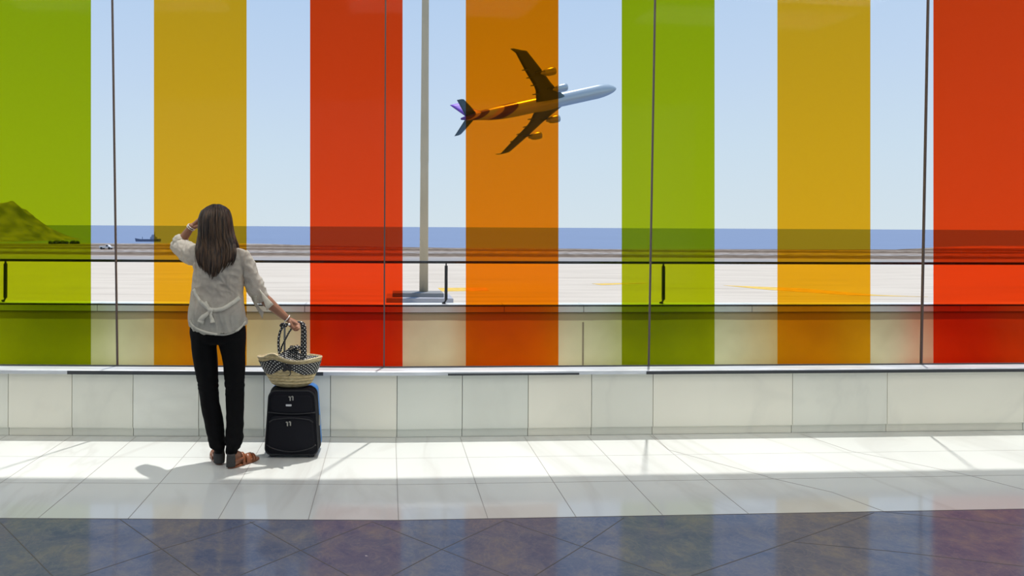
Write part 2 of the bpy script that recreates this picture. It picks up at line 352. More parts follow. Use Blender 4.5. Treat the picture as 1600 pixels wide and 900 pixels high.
M_rail = mat('dark_steel', (.05, .055, .055), .3, .6, noise_scale=8)
M_field = airfield()
M_sea = mat('sea_water', (.155, .215, .34), .5, spec=.3, noise_scale=.01, noise_amt=.06, stretch=(.3, 1, 1))
M_white = mat('ceiling_paint', (.8, .8, .78), .8, noise_scale=1, noise_amt=.04)
M_black = mat('suit_fabric', (.006, .0065, .011), .8, spec=.25, noise_scale=300, noise_amt=.4, bump=.2)

# ------------------------------------------------------------------ floor
def Yb(x): return 3.602 + bend(x)
XS = [-7, -3, 0.06, 3, 10]
bm = bmesh.new(); add_run(bm, [(3.602, -.1), (5.06, -.1), (5.06, 0), (3.602, 0)], XS)
o = from_bm('floor', bm, M_floor); tag(o, 'band of white veined marble tiles along the window', 'floor', kind='structure')
bm = bmesh.new()
for x0, x1 in zip(XS, XS[1:]):
    vs = [bm.verts.new(p) for p in ((x0, -8, 0), (x1, -8, 0), (x1, Yb(x1), 0), (x0, Yb(x0), 0))]; bm.faces.new(vs)
bmesh.ops.remove_doubles(bm, verts=bm.verts, dist=.001)
g = bmesh.ops.extrude_face_region(bm, geom=bm.faces[:])
for v in g['geom']:
    if isinstance(v, bmesh.types.BMVert): v.co.z = -.1
o2 = from_bm('floor', bm, M_dark); tag(o2, 'polished dark blue and brown marble floor laid in diamonds, its blue raised for reflected sky', 'floor', kind='structure')
def joints(segs, width, m, parent):
    bm = bmesh.new()
    for (a, b) in segs:
        p, q = on_z(*a), on_z(*b); d = (q - p).normalized(); s = Vector((-d.y, d.x, 0)) * width / 2
        vs = [bm.verts.new(v + Vector((0, 0, z))) for z in (.0006, -.002) for v in (p - s, p + s, q + s, q - s)]
        bm.faces.new(vs[:4]); bm.faces.new(vs[4:][::-1])
        for i in range(4): bm.faces.new((vs[i], vs[(i + 1) % 4], vs[4 + (i + 1) % 4], vs[4 + i]))
    return from_bm('tile_joint', bm, m, parent)
segs = []
for k in range(-7, 5):                       # joints running towards the wall, vanishing at the same point
    x0 = .060 + .470 * k
    a = Vector((x0, 5.0 + bend(x0), 0)); b = Vector((x0, Yb(x0), 0))
    segs.append((a, b))
bm = bmesh.new()
def seg3(bm, p, q, width):
    d = (q - p).normalized(); s = Vector((-d.y, d.x, 0)) * width / 2
    vs = [bm.verts.new(v + Vector((0, 0, z))) for z in (.0006, -.002) for v in (p - s, p + s, q + s, q - s)]
    bm.faces.new(vs[:4]); bm.faces.new(vs[4:][::-1])
    for i in range(4): bm.faces.new((vs[i], vs[(i + 1) % 4], vs[4 + (i + 1) % 4], vs[4 + i]))
for a, b in segs: seg3(bm, a, b, .004)
for yy in (4.10, 4.565):
    for x0, x1 in zip(XS, XS[1:]): seg3(bm, Vector((x0, yy + bend(x0), 0)), Vector((x1, yy + bend(x1), 0)), .003 if yy < 4.3 else .0015)
from_bm('tile_joint', bm, M_joint_soft, o)
joints([((1020, 680), (1045, 703)), ((1045, 703), (1200, 745)), ((1200, 746), (1300, 769)), ((1300, 769), (1381, 799)), ((1251, 678), (1330, 705)), ((1330, 705), (1440, 727)), ((1440, 727), (1515, 743)), ((1515, 743), (1600, 765))], .006, M_joint_soft, o)
joints([((0, 816), (82, 900)), ((187, 811), (312, 900)), ((125, 900), (250, 859)), ((250, 859), (362, 826)), ((362, 826), (398, 815)), ((390, 815), (470, 860)), ((470, 860), (545, 900)),
        ((375, 899), (470, 860)), ((470, 860), (582, 815.5)), ((582, 815.5), (690, 858.5)), ((690, 858.5), (795, 900)), ((612, 900), (690, 858.5)), ((690, 858.5), (788, 813)), ((788, 813), (909, 854)),
        ((909, 854), (1040, 899)), ((835, 900), (909, 854)), ((909, 854), (975, 809)), ((1080, 900), (1240, 845)), ((1240, 845), (1366, 801)), ((1240, 847), (1400, 862)), ((1400, 862), (1600, 885)), ((1383, 800), (1500, 811)), ((1500, 811), (1600, 822))],
       .004, M_joint, o2)
bm = bmesh.new(); 
for x0, x1 in zip(XS, XS[1:]): seg3(bm, Vector((x0, Yb(x0), 0)), Vector((x1, Yb(x1), 0)), .006)
from_bm('tile_joint', bm, M_joint, o2)

# ------------------------------------------------------------------ low marble wall, baseboard, sill
jx = [-500, -395, -290, -190, -88, 12.5, 112, 207.5, 310, 412, 516, 620, 722, 825, 924, 1020, 1238, 1386, 1600, 1850]
WX = [at_f(p, 680, 5.007).x for p in jx]
pick = [0, 3, 2, 0, 1, 3, 0, 3, 2, 1, 1, 2, 0, 1, 1, 0, 3, 0, 1, 3][:len(jx)]
pick = [3, 2, 0, 1, 3, 0, 3, 2, 1, 2, 0, 1, 1, 0, 3, 0, 3, 0, 1]
bm = bmesh.new()
for i, (x0, x1) in enumerate(zip(WX, WX[1:])):
    xs = [x0 + .0022] + ([.06] if x0 < .05 < x1 else []) + [x1 - .0022]
    add_run(bm, rect(5.007, 5.035, .062, .452), xs, mi=pick[i])
add_run(bm, rect(5.03, 5.12, 0, .45), [-7, .06, 10], mi=4)
o = from_bm('wall_front', bm, M_blocks + [M_joint]); tag(o, 'low wall of cream marble blocks under the window', 'wall', kind='structure')
bm = bmesh.new()
for i, (x0, x1) in enumerate(zip(WX, WX[1:])):
    xs = [x0 + .0022] + ([.06] if x0 < .05 < x1 else []) + [x1 - .0022]
    add_run(bm, rect(5.020, 5.04, .002, .062), xs, mi=pick[i])
o = from_bm('baseboard_front', bm, M_blocks); tag(o, 'recessed marble plinth at the foot of the low wall', 'baseboard', kind='structure')
bm = bmesh.new()
add_run(bm, [(4.985, .455), (5.10, .455), (5.10, .492), (4.992, .487), (4.985, .480)], [-7, .06, 10], mi=0)
o = from_bm('trim_1', bm, M_alu); tag(o, 'brushed metal sill rail below the glass', 'sill', kind='structure')
bm = bmesh.new(); add_run(bm, rect(4.983, 4.9855, .4535, .479), [at_f(105, 585, 4.984).x, at_f(505, 585, 4.984).x], mi=0)
add_run(bm, rect(4.983, 4.9855, .4535, .468), [at_f(700, 585, 4.984).x, at_f(905, 585, 4.984).x]); add_run(bm, rect(4.983, 4.9855, .4535, .475), [at_f(1010, 585, 4.984).x, 10])
from_bm('gasket', bm, M_alu_dark, o)
bm = bmesh.new(); add_run(bm, rect(5.085, 5.10, .485, .500), [-7, .06, 10]); from_bm('gasket', bm, M_alu_dark, o)

# ------------------------------------------------------------------ window panes and their vertical joints
glass = bpy.data.materials.new('clear_glass'); glass.use_nodes = True; t = glass.node_tree; t.nodes.remove(t.nodes['Principled BSDF'])
tr = t.nodes.new('ShaderNodeBsdfTransparent'); gl = t.nodes.new('ShaderNodeBsdfGlossy'); gl.inputs['Roughness'].default_value = .0
mx = t.nodes.new('ShaderNodeMixShader'); mx.inputs[0].default_value = .003
t.links.new(tr.outputs[0], mx.inputs[1]); t.links.new(gl.outputs[0], mx.inputs[2]); t.links.new(mx.outputs[0], t.nodes['Material Output'].inputs[0])
seams = [((-246, 0), (-234, 572)), ((175, 0), (183, 572)), ((602.5, 0), (600, 572)), ((1024, 0), (1014, 572)), ((1451, 0), (1440, 572)), ((1878, 0), (1866, 572))]
HT = 4.87
SE = []
for a, b in seams:
    p, q = at_f(*a, 5.10), at_f(*b, 5.10)
    k = (HT - q.z) / (p.z - q.z); top = q + (p - q) * k; bot = q + (p - q) * ((.48 - q.z) / (p.z - q.z)); SE.append((bot, top))
for i in range(len(SE) - 1):
    (b0, t0), (b1, t1) = SE[i], SE[i + 1]
    bm = bmesh.new(); v = []
    for dy in (0, .012):
        v.append([bm.verts.new(p + Vector((0, dy, 0))) for p in (b0, b1, t1, t0)])
    bm.faces.new(v[0]); bm.faces.new(v[1][::-1])
    for k in range(4): bm.faces.new((v[0][k], v[0][(k + 1) % 4], v[1][(k + 1) % 4], v[1][k]))
    o = from_bm('window_%d' % (i + 1), bm, glass)
    tag(o, 'tall clear glass pane of the window wall, number %d of five along the wall' % (i + 1), 'window', kind='structure')
    bm = bmesh.new(); d = Vector((.0052, 0, 0))
    vs = [[bm.verts.new(p + s * d + Vector((0, dy, 0))) for s, dy in ((-1, -.003), (1, -.003), (1, .014), (-1, .014))] for p in (b1, t1)]
    bm.faces.new(vs[0][::-1]); bm.faces.new(vs[1])
    for k in range(4): bm.faces.new((vs[0][k], vs[0][(k + 1) % 4], vs[1][(k + 1) % 4], vs[1][k]))
    from_bm('glass_joint', bm, M_mull, o)

# ------------------------------------------------------------------ ceiling and side walls
bm = bmesh.new(); add_run(bm, rect(-8, 5.13, HT, HT + .25), [-7, .06, 10])
tag(from_bm('ceiling', bm, M_white), 'plain white ceiling of the hall', 'ceiling', kind='structure')
bm = bmesh.new(); add_box(bm, -7.3, -7.02, -8, 5.13, -.1, HT); tag(from_bm('wall_left', bm, M_white), 'plain white side wall at the left end of the hall', 'wall', kind='structure')
bm = bmesh.new(); add_box(bm, 10.02, 10.3, -8, 5.6, -.1, HT); tag(from_bm('wall_right', bm, M_white), 'plain white side wall at the right end of the hall', 'wall', kind='structure')

# ------------------------------------------------------------------ coloured translucent panels outside the glass
tints = {'green': (.435, .505, .004), 'yellow': (.92, .455, .012), 'red': (.93, .060, .006), 'orange': (.93, .23, .001)}
M_tint = {k: tinted('tinted_%s' % k, v) for k, v in tints.items()}
panels = [(-3.5, 141.5, 'green', 'translucent green strip over the window in front of the distant hill'),
          (240.5, 385, 'yellow', 'translucent yellow strip over the window behind the standing woman'),
          (484.5, 629, 'red', 'translucent red strip over the window just beside the pale lamp mast'),
          (728, 872.5, 'orange', 'translucent orange strip over the window in front of the flying airliner'),
          (972, 1116.5, 'green', 'translucent green strip over the window, between the orange strip and a yellow one'),
          (1215.5, 1360, 'yellow', 'translucent yellow strip over the window far from the woman, beyond the second green strip'),
          (1459.5, 1604, 'red', 'translucent red strip over the window, at the end away from the hill')]
PD = 5.70
for x0, x1, cname, lab in panels:
    bm = bmesh.new(); rings = []
    n = 4
    for i in range(n + 1):
        px = x0 + (x1 - x0) * i / n; ring = []
        p = at_f(px, -14, PD); q = at_f(px, 620, PD)
        q = p + (q - p) * ((p.z - .03) / (p.z - q.z))
        for pt, dy in ((q, 0), (p, 0), (p, .008), (q, .008)): ring.append(bm.verts.new(pt + Vector((0, dy, 0))))
        rings.append(ring)
    for a, b in zip(rings, rings[1:]):
        for k in range(4): bm.faces.new((a[k], a[(k + 1) % 4], b[(k + 1) % 4], b[k]))
    bm.faces.new(rings[0]); bm.faces.new(rings[-1][::-1])
    tag(from_bm('tinted_panel', bm, M_tint[cname]), lab, 'coloured panel', 'coloured strips over the window wall')

# ------------------------------------------------------------------ outside: walkway, parapet, coping, railing
bm = bmesh.new(); add_run(bm, rect(5.12, 6.3, -.12, 0), [-7, .06, 10]); tag(from_bm('floor', bm, M_walk), 'narrow concrete walkway outside the glass', 'walkway', kind='structure')
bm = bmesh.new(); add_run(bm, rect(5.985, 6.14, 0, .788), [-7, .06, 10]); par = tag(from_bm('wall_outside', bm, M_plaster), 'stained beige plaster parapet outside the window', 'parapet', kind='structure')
bm = bmesh.new()
cj = [-560, 152, 476, 788, 912, 1175, 1500, 2000]
CX = [at_f(p, 483, 5.97).x for p in cj]
for x0, x1 in zip(CX, CX[1:]):
    add_run(bm, rect(5.968, 6.155, .790, .852), [x0 + .003] + ([.06] if x0 < .05 < x1 else []) + [x1 - .003])
add_run(bm, rect(5.975, 6.14, .786, .840), [-7, .06, 10], mi=1)
add_run(bm, rect(5.9655, 5.969, .841, .8535), [-7, .06, 10], mi=2)
tag(from_bm('trim_2', bm, [M_coping, M_joint, M_rail]), 'grey coping slabs along the top of the parapet', 'coping', kind='structure')
bm = bmesh.new(); q_ = at_f(911, 520, 5.985); add_box(bm, q_.x - .007, q_.x + .007, q_.y - .002, q_.y + .01, 0.30, .70); from_bm('joint_seam', bm, mat('render_joint', (.35, .32, .22), .9, noise_scale=9), par)
rl = empty('railing', (0, 6.08, .852), 'thin dark steel handrail on posts along the parapet outside', 'railing')
bm = bmesh.new(); add_run(bm, rect(6.065, 6.105, 1.208, 1.230), [-7, .06, 10]); from_bm('handrail', bm, M_rail, rl)
for px in (-336, 8.5, 352.5, 697, 1036.5):
    p = at_f(px, 440, 6.085); bm = bmesh.new()
    add_box(bm, p.x - .013, p.x + .013, p.y - .012, p.y + .012, .885, 1.19, .003)
    add_box(bm, p.x - .006, p.x + .006, p.y - .006, p.y + .006, 1.188, 1.21)
    add_tube(bm, [(p.x, p.y, .886), (p.x - .008, p.y, .868), (p.x - .022, p.y - .01, .853)], [.009, .008, .02], 8)
    from_bm('post', bm, M_rail, rl)

bm = bmesh.new(); add_run(bm, rect(5.735, 5.985, .002, .31), [-7, .06, 10]); tag(from_bm('bounce_ledge', bm, mat('white_reflector', (.92, .91, .86), .8, noise_scale=2, noise_amt=.05)), 'added hidden white ledge added out of sight to bounce sun onto the plaster parapet', 'reflector', kind='structure')  # hidden white ledge added to bounce neutral sunlight up the parapet face
# ------------------------------------------------------------------ airfield, sea, hill
GZ = -5.0
bm = bmesh.new()
shore = [(-900, 380), (-100, 380), (75, 380), (240, 380.5), (385, 380.5), (484, 383), (620, 386), (728, 387.5), (873, 388.5), (1000, 389.5), (1200, 389.5), (1400, 390), (1460, 386.5), (1530, 384), (1700, 384.5), (2500, 387)]
top = []
for (px, py) in shore:
    top.append(on_z(px, py, GZ))
dense = []
for a, b in zip(top, top[1:]):
    for k in range(8):
        p = a.lerp(b, k / 8); p.y += 3.5 * noise.noise(Vector((p.x * .08, 3, 0))); dense.append(p)
dense.append(top[-1])
A = [bm.verts.new(p) for p in dense]; Bn = [bm.verts.new((p.x * .03, 6.16 + bend(p.x * .03), GZ)) for p in dense]
Cc = [bm.verts.new((p.x, p.y + 12, -20.5)) for p in dense]
for i in range(len(dense) - 1):
    bm.faces.new((Bn[i], Bn[i + 1], A[i + 1], A[i])); bm.faces.new((A[i], A[i + 1], Cc[i + 1], Cc[i]))
tag(from_bm('ground', bm, M_field), 'wide pale concrete airfield apron ending at the shore', 'airfield', kind='structure')
bm = bmesh.new(); bm.faces.new([bm.verts.new(p) for p in ((-60000, 150, -20), (60000, 150, -20), (60000, 80000, -20), (-60000, 80000, -20))])
tag(from_bm('sea', bm, M_sea), 'calm blue sea out to the horizon', 'sea', kind='structure')
M_rock = mat('hill_rock', (.30, .25, .17), .95, noise_scale=.06, noise_amt=.4, bump=.0, stretch=(1, 1, 1.6), col2=(.10, .10, .06))
bm = bmesh.new(); HY = 960.0
prof = [(-260, 372), (-180, 350), (-120, 330), (-60, 322), (-20, 319), (5, 317), (18, 317), (25, 320), (32, 330), (40, 340.5), (55, 355), (70, 367), (80, 374), (86, 378)]
def ridge(px):
    for (a, ya), (b, yb) in zip(prof, prof[1:]):
        if a <= px <= b: return ya + (yb - ya) * (px - a) / (b - a)
    return 379
nx, ny = 120, 34; G = []
for i in range(nx + 1):
    px = -262 + (88 + 262) * i / nx; col = []
    for j in range(ny + 1):
        s = (j / ny) * 2 - 1; Y = HY + s * 110
        top_ = at(px, ridge(px), HY).z + 20.5
        prow = at(px, 360, HY).x
        z = -20.5 + top_ * max(0, 1 - abs(s) ** 1.3) + (7 * noise.noise(Vector((prow * .045, Y * .045, 0))) + 4.5 * noise.noise(Vector((prow * .13, Y * .13, 4)))) * min(1, top_ / 25) * (1 - abs(s)) * (0 if abs(s) < .04 else 1)
        col.append(bm.verts.new((prow + s * 6, Y, z)))
    G.append(col)
for i in range(nx):
    for j in range(ny): bm.faces.new((G[i][j], G[i + 1][j], G[i + 1][j + 1], G[i][j + 1]))
tag(from_bm('hill', bm, M_rock, smooth=True), 'bare brown rocky headland rising from the sea', 'hill', kind='structure')

# low shrubs on the shore
M_shrub = mat('shrub_green', (.035, .05, .02), .9, noise_scale=.8, noise_amt=.5)
for a, b, lab in ((78, 104, 'long dark clump of low shrubs on the shore, nearest the hill'), (110, 121, 'short dark clump of low shrubs on the shore, beside a longer one')):
    bm = bmesh.new()
    x = a + 1.0
    while x < b:
        p = on_z(x, 381, GZ); add_ball(bm, p + Vector((0, random.uniform(-1, 1), .35)), (random.uniform(.5, .9), .8, random.uniform(.55, .95)), 2); x += 1.9
    for v in bm.verts: v.co += Vector((noise.noise(v.co * 1.3), 0, noise.noise(v.co * 1.7 + Vector((5, 5, 5))))) * .25
    tag(from_bm('shrub_clump', bm, M_shrub), lab, 'shrubs', 'shore shrubs', 'stuff')

# ship
M_hull = mat('ship_grey', (.13, .17, .26), .6, noise_scale=.3, noise_amt=.2); M_ship = mat('ship_superstructure', (.30, .34, .44), .6, noise_scale=.4)
s0 = on_z(212, 377.3, -20); ship = empty('ship', s0, 'grey cargo ship lying low on the sea off the shore', 'ship')
Ls = 33.0; sc_ = s0.y / F
bm = bmesh.new(); R = []
for i in range(13):
    u = i / 12; x = s0.x + u * Ls; hw = 3.2 * (min(1, u * 5) ** .6) * (1 if u < .9 else .85); h = 3.2 + 1.2 * max(0, 1 - u * 5) + .5 * (u > .75)
    R.append([bm.verts.new((x + (-1.0 if i == 0 and k in (0, 3) else 0), s0.y + yy, s0.z + zz)) for k, (yy, zz) in enumerate(((-hw - .05, h), (-hw * .8 - .05, -.8), (hw * .8 + .05, -.8), (hw + .05, h)))])
for a, b in zip(R, R[1:]):
    for k in range(4): bm.faces.new((a[k], a[(k + 1) % 4], b[(k + 1) % 4], b[k]))
bm.faces.new(R[0]); bm.faces.new(R[-1][::-1])
from_bm('hull', bm, M_hull, ship)
bm = bmesh.new(); X = s0.x + 20
add_box(bm, X, X + 8, s0.y - 2.4, s0.y + 2.4, s0.z + 3.2, s0.z + 6.2, .2); add_box(bm, X + 1.5, X + 6, s0.y - 2, s0.y + 2, s0.z + 6, s0.z + 8.2, .2); add_box(bm, X + 2.2, X + 4.4, s0.y - 1.8, s0.y + 1.8, s0.z + 8, s0.z + 9.4, .1)
from_bm('superstructure', bm, M_ship, ship)
bm = bmesh.new(); add_tube(bm, [(X + 5.5, s0.y, s0.z + 8), (X + 5.5, s0.y, s0.z + 13.5)], [.45, .2], 8); from_bm('mast', bm, M_hull, ship); bm = bmesh.new(); add_tube(bm, [(s0.x + 9, s0.y, s0.z + 3), (s0.x + 9, s0.y, s0.z + 6.5)], .3, 8); from_bm('mast', bm, M_hull, ship)

# pick-up truck on the airfield road
M_carw = mat('car_white', (.75, .75, .74), .4, noise_scale=2, noise_amt=.05); M_glassd = mat('car_glass', (.03, .035, .05), .2); M_tyre = mat('tyre_rubber', (.02, .02, .02), .9)
c0 = on_z(154.5, 389.6, GZ); car = empty('pickup_truck', c0, 'small white pick-up truck on the airfield road before the shore', 'truck')
def P(x, y, z): return (c0.x + x, c0.y + y, c0.z + z)
bm = bmesh.new(); add_box(bm, c0.x, c0.x + 3.35, c0.y, c0.y + 1.7, c0.z + .35, c0.z + .72, .06); add_box(bm, c0.x + .02, c0.x + 1.6, c0.y + .05, c0.y + 1.65, c0.z + .66, c0.z + .9, .04); from_bm('body', bm, M_carw, car)
bm = bmesh.new()
pr = [(1.6, .7), (1.75, 1.25), (2.35, 1.25), (2.75, .72)]
a = [bm.verts.new(P(x, .1, z)) for x, z in pr]; b = [bm.verts.new(P(x, 1.6, z)) for x, z in pr]
bm.faces.new(a); bm.faces.new(b[::-1])
for k in range(4): bm.faces.new((a[k], a[(k + 1) % 4], b[(k + 1) % 4], b[k]))
cab = from_bm('cab', bm, M_carw, car)
bm = bmesh.new(); add_box(bm, c0.x + 1.85, c0.x + 2.38, c0.y + .08, c0.y + .12, c0.z + .78, c0.z + 1.14); from_bm('side_window', bm, M_glassd, cab)
for x in (.65, 2.75):
    for y in (.0, 1.6):
        bm = bmesh.new(); add_tube(bm, [P(x, y - .05, .31), P(x, y + .15, .31)], .31, 14); from_bm('wheel', bm, M_tyre, car)

# lamp mast on its plinth
M_conc_d = mat('plinth_dark', (.25, .25, .24), .9, noise_scale=1); M_conc = mat('plinth_grey', (.42, .42, .44), .9, noise_scale=.7, noise_amt=.1)
M_mast = mat('mast_paint', (.50, .43, .30), .7, noise_scale=.25, noise_amt=.12)
lf = on_z(604, 473.3, GZ); rf = on_z(708, 473.3, GZ); mastY = 62.0
ms = empty('lamp_mast', Vector((at(662, 458, mastY).x, mastY, GZ)), 'tall pale lamp mast standing on a stepped concrete plinth', 'mast')
bm = bmesh.new(); add_box(bm, lf.x, rf.x, lf.y, lf.y + 4.2, GZ, GZ + .40, .03); from_bm('lower_plinth', bm, M_conc, ms)
u0 = at(613.5, 463, lf.y + 1.0).x; u1 = at(693.5, 463, lf.y + 1.0).x
bm = bmesh.new(); add_box(bm, u0, u1, lf.y + 1.0, lf.y + 3.4, GZ + .39, GZ + .74, .03); from_bm('upper_plinth', bm, M_conc_d, ms)
bm = bmesh.new()
p0 = at(662, 457, mastY); p0.z = GZ + .7; pt = at(664.7, 0, mastY); pt2 = p0 + (pt - p0) * 1.25
add_tube(bm, [p0, p0.lerp(pt, .44), p0.lerp(pt, .45), p0.lerp(pt, .72), pt, pt2], [.395, .36, .375, .335, .315, .29], 24)
from_bm('shaft', bm, M_mast, ms, True)
bm = bmesh.new(); add_tube(bm, [pt2 + Vector((0, 0, -.2)), pt2 + Vector((0, 0, .3))], [1.4, 1.4], 20); from_bm('lamp_head', bm, M_conc, ms)

# painted lines on the apron
M_yel = mat('yellow_paint', (.80, .52, .08), .8, noise_scale=1.2, noise_amt=.25)
def paint(pts, lab):
    bm = bmesh.new(); vs = [bm.verts.new(on_z(px, py, GZ) + Vector((0, 0, .02))) for px, py in pts]; f = bm.faces.new(vs)
    g = bmesh.ops.extrude_face_region(bm, geom=[f])
    for v in g['geom']:
        if isinstance(v, bmesh.types.BMVert): v.co.z -= .025
    tag(from_bm('painted_line', bm, M_yel), lab, 'road marking', 'yellow markings on the apron', 'thing')
paint([(684, 450), (760, 449.5), (764, 454.5), (690, 455.5)], 'broad yellow painted bar on the apron beside the lamp mast')
paint([(925, 443.5), (1010, 441.5), (1010, 443), (940, 445.5)], 'short thin yellow painted line on the apron')
paint([(1130, 446), (1250, 450.5), (1370, 461), (1450, 464), (1330, 461.5), (1200, 453)], 'long tapering yellow painted line curving over the apron')

# ------------------------------------------------------------------ airliner
RM = Matrix(((0.9629, 0.0295, -0.2683), (0.1365, 0.8045, 0.5781), (0.2329, -0.5932, 0.7706))).to_4x4()
PM = Matrix.Translation((102.08, 311.41, 64.71)) @ RM
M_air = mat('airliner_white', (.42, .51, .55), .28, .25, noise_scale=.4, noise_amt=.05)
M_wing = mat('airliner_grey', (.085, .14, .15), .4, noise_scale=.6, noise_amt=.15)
M_pur = mat('airliner_purple', (.26, .10, .62), .45, noise_scale=1, noise_amt=.06)
def livery():
    m = bpy.data.materials.new('airliner_livery'); m.use_nodes = True; t = m.node_tree; b = t.nodes['Principled BSDF']; N, Lk = t.nodes.new, t.links.new
    c = N('ShaderNodeTexCoord'); s = N('ShaderNodeSeparateXYZ'); Lk(c.outputs['Object'], s.inputs[0])
    # slanted swooshes wrapping the rear fuselage: x + k*z
    a = N('ShaderNodeMath'); a.operation = 'MULTIPLY_ADD'; Lk(s.outputs['Y'], a.inputs[0]); a.inputs[1].default_value = 2.0; Lk(s.outputs['X'], a.inputs[2])
    d = N('ShaderNodeMath'); d.operation = 'DIVIDE'; Lk(a.outputs[0], d.inputs[0]); d.inputs[1].default_value = -80
    r = N('ShaderNodeValToRGB'); Lk(d.outputs[0], r.inputs[0]); r.color_ramp.interpolation = 'CONSTANT'; e = r.color_ramp.elements
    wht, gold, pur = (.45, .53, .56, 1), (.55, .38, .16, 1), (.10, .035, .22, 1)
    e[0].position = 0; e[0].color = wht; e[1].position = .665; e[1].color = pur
    for p, cc in ((.745, gold), (.775, wht), (.815, pur), (.85, gold), (.87, pur)):
        q = e.new(p); q.color = cc
    Lk(r.outputs[0], b.inputs['Base Color']); b.inputs['Roughness'].default_value = .28; b.inputs['Metallic'].default_value = .2
    return m
M_liv = livery()
plane = bpy.data.objects.new('airliner', None); COL.objects.link(plane); plane.matrix_world = PM
tag(plane, 'four engined passenger airliner climbing in the sky, seen from below', 'airplane')
def air(name, bm, m, parent=None, smooth=True):
    bmesh.ops.recalc_face_normals(bm, faces=bm.faces)
    me = bpy.data.meshes.new(name); bm.to_mesh(me); bm.free()
    o = bpy.data.objects.new(name, me); COL.objects.link(o); me.materials.append(m)
    if smooth: me.polygons.foreach_set('use_smooth', [True] * len(me.polygons))
    o.parent = parent or plane; return o
bm = bmesh.new()
sec = [(0, -.6, .05), (-.6, -.5, .75), (-1.8, -.35, 1.45), (-3.8, -.12, 2.15), (-6.5, 0, 2.65), (-9, 0, 2.82), (-30, 0, 2.82), (-48, 0, 2.82), (-55, .15, 2.68), (-60, .5, 2.3), (-65, .95, 1.7), (-69, 1.25, 1.15), (-72, 1.35, .6), (-73, 1.4, .35)]
R = [[bm.verts.new((x, 1.12 * r * math.cos(2 * math.pi * k / 32), z + 1.12 * r * math.sin(2 * math.pi * k / 32))) for k in range(32)] for x, z, r in sec]
for a, b in zip(R, R[1:]):
    for k in range(32): bm.faces.new((a[k], a[(k + 1) % 32], b[(k + 1) % 32], b[k]))
bm.faces.new(R[0]); bm.faces.new(R[-1][::-1])
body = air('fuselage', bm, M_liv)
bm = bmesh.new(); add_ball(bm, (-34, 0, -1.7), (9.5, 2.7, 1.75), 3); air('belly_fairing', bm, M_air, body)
def foil(bm, stations, thick, vertical=False):   # stations: (span, xle, xte, z)
    R = []
    for s, xl, xt, z in stations:
        c = xl - xt; ring = []
        for u, h in ((0, 0), (.12, .8), (.35, 1), (.7, .6), (1, .05), (.7, -.35), (.35, -.6), (.12, -.5)):
            x = xl - c * u; hh = h * thick * c
            ring.append(bm.verts.new((x, hh, s) if vertical else (x, s, z + hh)))
        R.append(ring)
    for a, b in zip(R, R[1:]):
        for k in range(8): bm.faces.new((a[k], a[(k + 1) % 8], b[(k + 1) % 8], b[k]))
    bm.faces.new(R[0]); bm.faces.new(R[-1][::-1])
for sgn in (1, -1):
    st = [(1.5, -24.5, -39.5, -1.3), (2.8, -25.6, -39.3, -1.2), (9.4, -31.5, -40.3, -.6), (12, -33.6, -41.3, -.3), (20, -38.9, -45.8, .7), (27, -43.9, -49.4, 1.7), (30.3, -46.3, -51.1, 2.2), (30.9, -48.4, -51.8, 2.5), (31.6, -51.6, -53.0, 3.8)]
    bm = bmesh.new(); foil(bm, [(s * sgn, a, b, z) for s, a, b, z in st], .055)
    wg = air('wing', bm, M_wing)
    for y, x in ((7.5, -39.2), (12.5, -40.6), (17, -43.0), (21.5, -45.4)):
        bm = bmesh.new(); zz = -1.0 + .1 * y
        add_ball(bm, (x, y * sgn, zz - .35), (2.6, .28, .45), 2); air('flap_fairing', bm, M_wing, wg)
    for (y, xf, z) in ((9.4, -26.6, -2.2), (19.3, -33.3, -1.1)):
        bm = bmesh.new()
        pr = [(0, 1.28), (-.25, 1.45), (-1.2, 1.55), (-3.2, 1.5), (-4.6, 1.2), (-5.0, 1.0), (-5.0, .75), (-6.0, .45), (-6.6, .05)]
        RR = [[bm.verts.new((xf + .0 + x, y * sgn + 1.12 * r * math.cos(2 * math.pi * k / 24), z + 1.12 * r * math.sin(2 * math.pi * k / 24))) for k in range(24)] for x, r in [(-.8, .05), (-.8, 1.15)] + pr]
        for a, b in zip(RR, RR[1:]):
            for k in range(24): bm.faces.new((a[k], a[(k + 1) % 24], b[(k + 1) % 24], b[k]))
        bm.faces.new(RR[0]); bm.faces.new(RR[-1][::-1])
        en = air('engine', bm, M_air)
        bm = bmesh.new(); add_box(bm, xf - 8.5, xf - 1.6, y * sgn - .2, y * sgn + .2, z + .8, z + 1.75, .08); air('pylon', bm, M_wing, en)
    bm = bmesh.new(); foil(bm, [(s * sgn, a, b, z) for s, a, b, z in ((.3, -65.3, -70.6, 1.5), (6, -68.8, -73.0, 1.9), (10.6, -72.0, -75.0, 2.2), (11, -73.0, -75.2, 2.25))], .05)
    air('tailplane', bm, M_wing)
bm = bmesh.new(); foil(bm, [(1.6, -59.5, -70.5, 0), (3.2, -63, -71, 0), (9.8, -69.4, -74.3, 0), (11.0, -71, -74.9, 0)], .045, True); air('tail_fin', bm, M_pur)

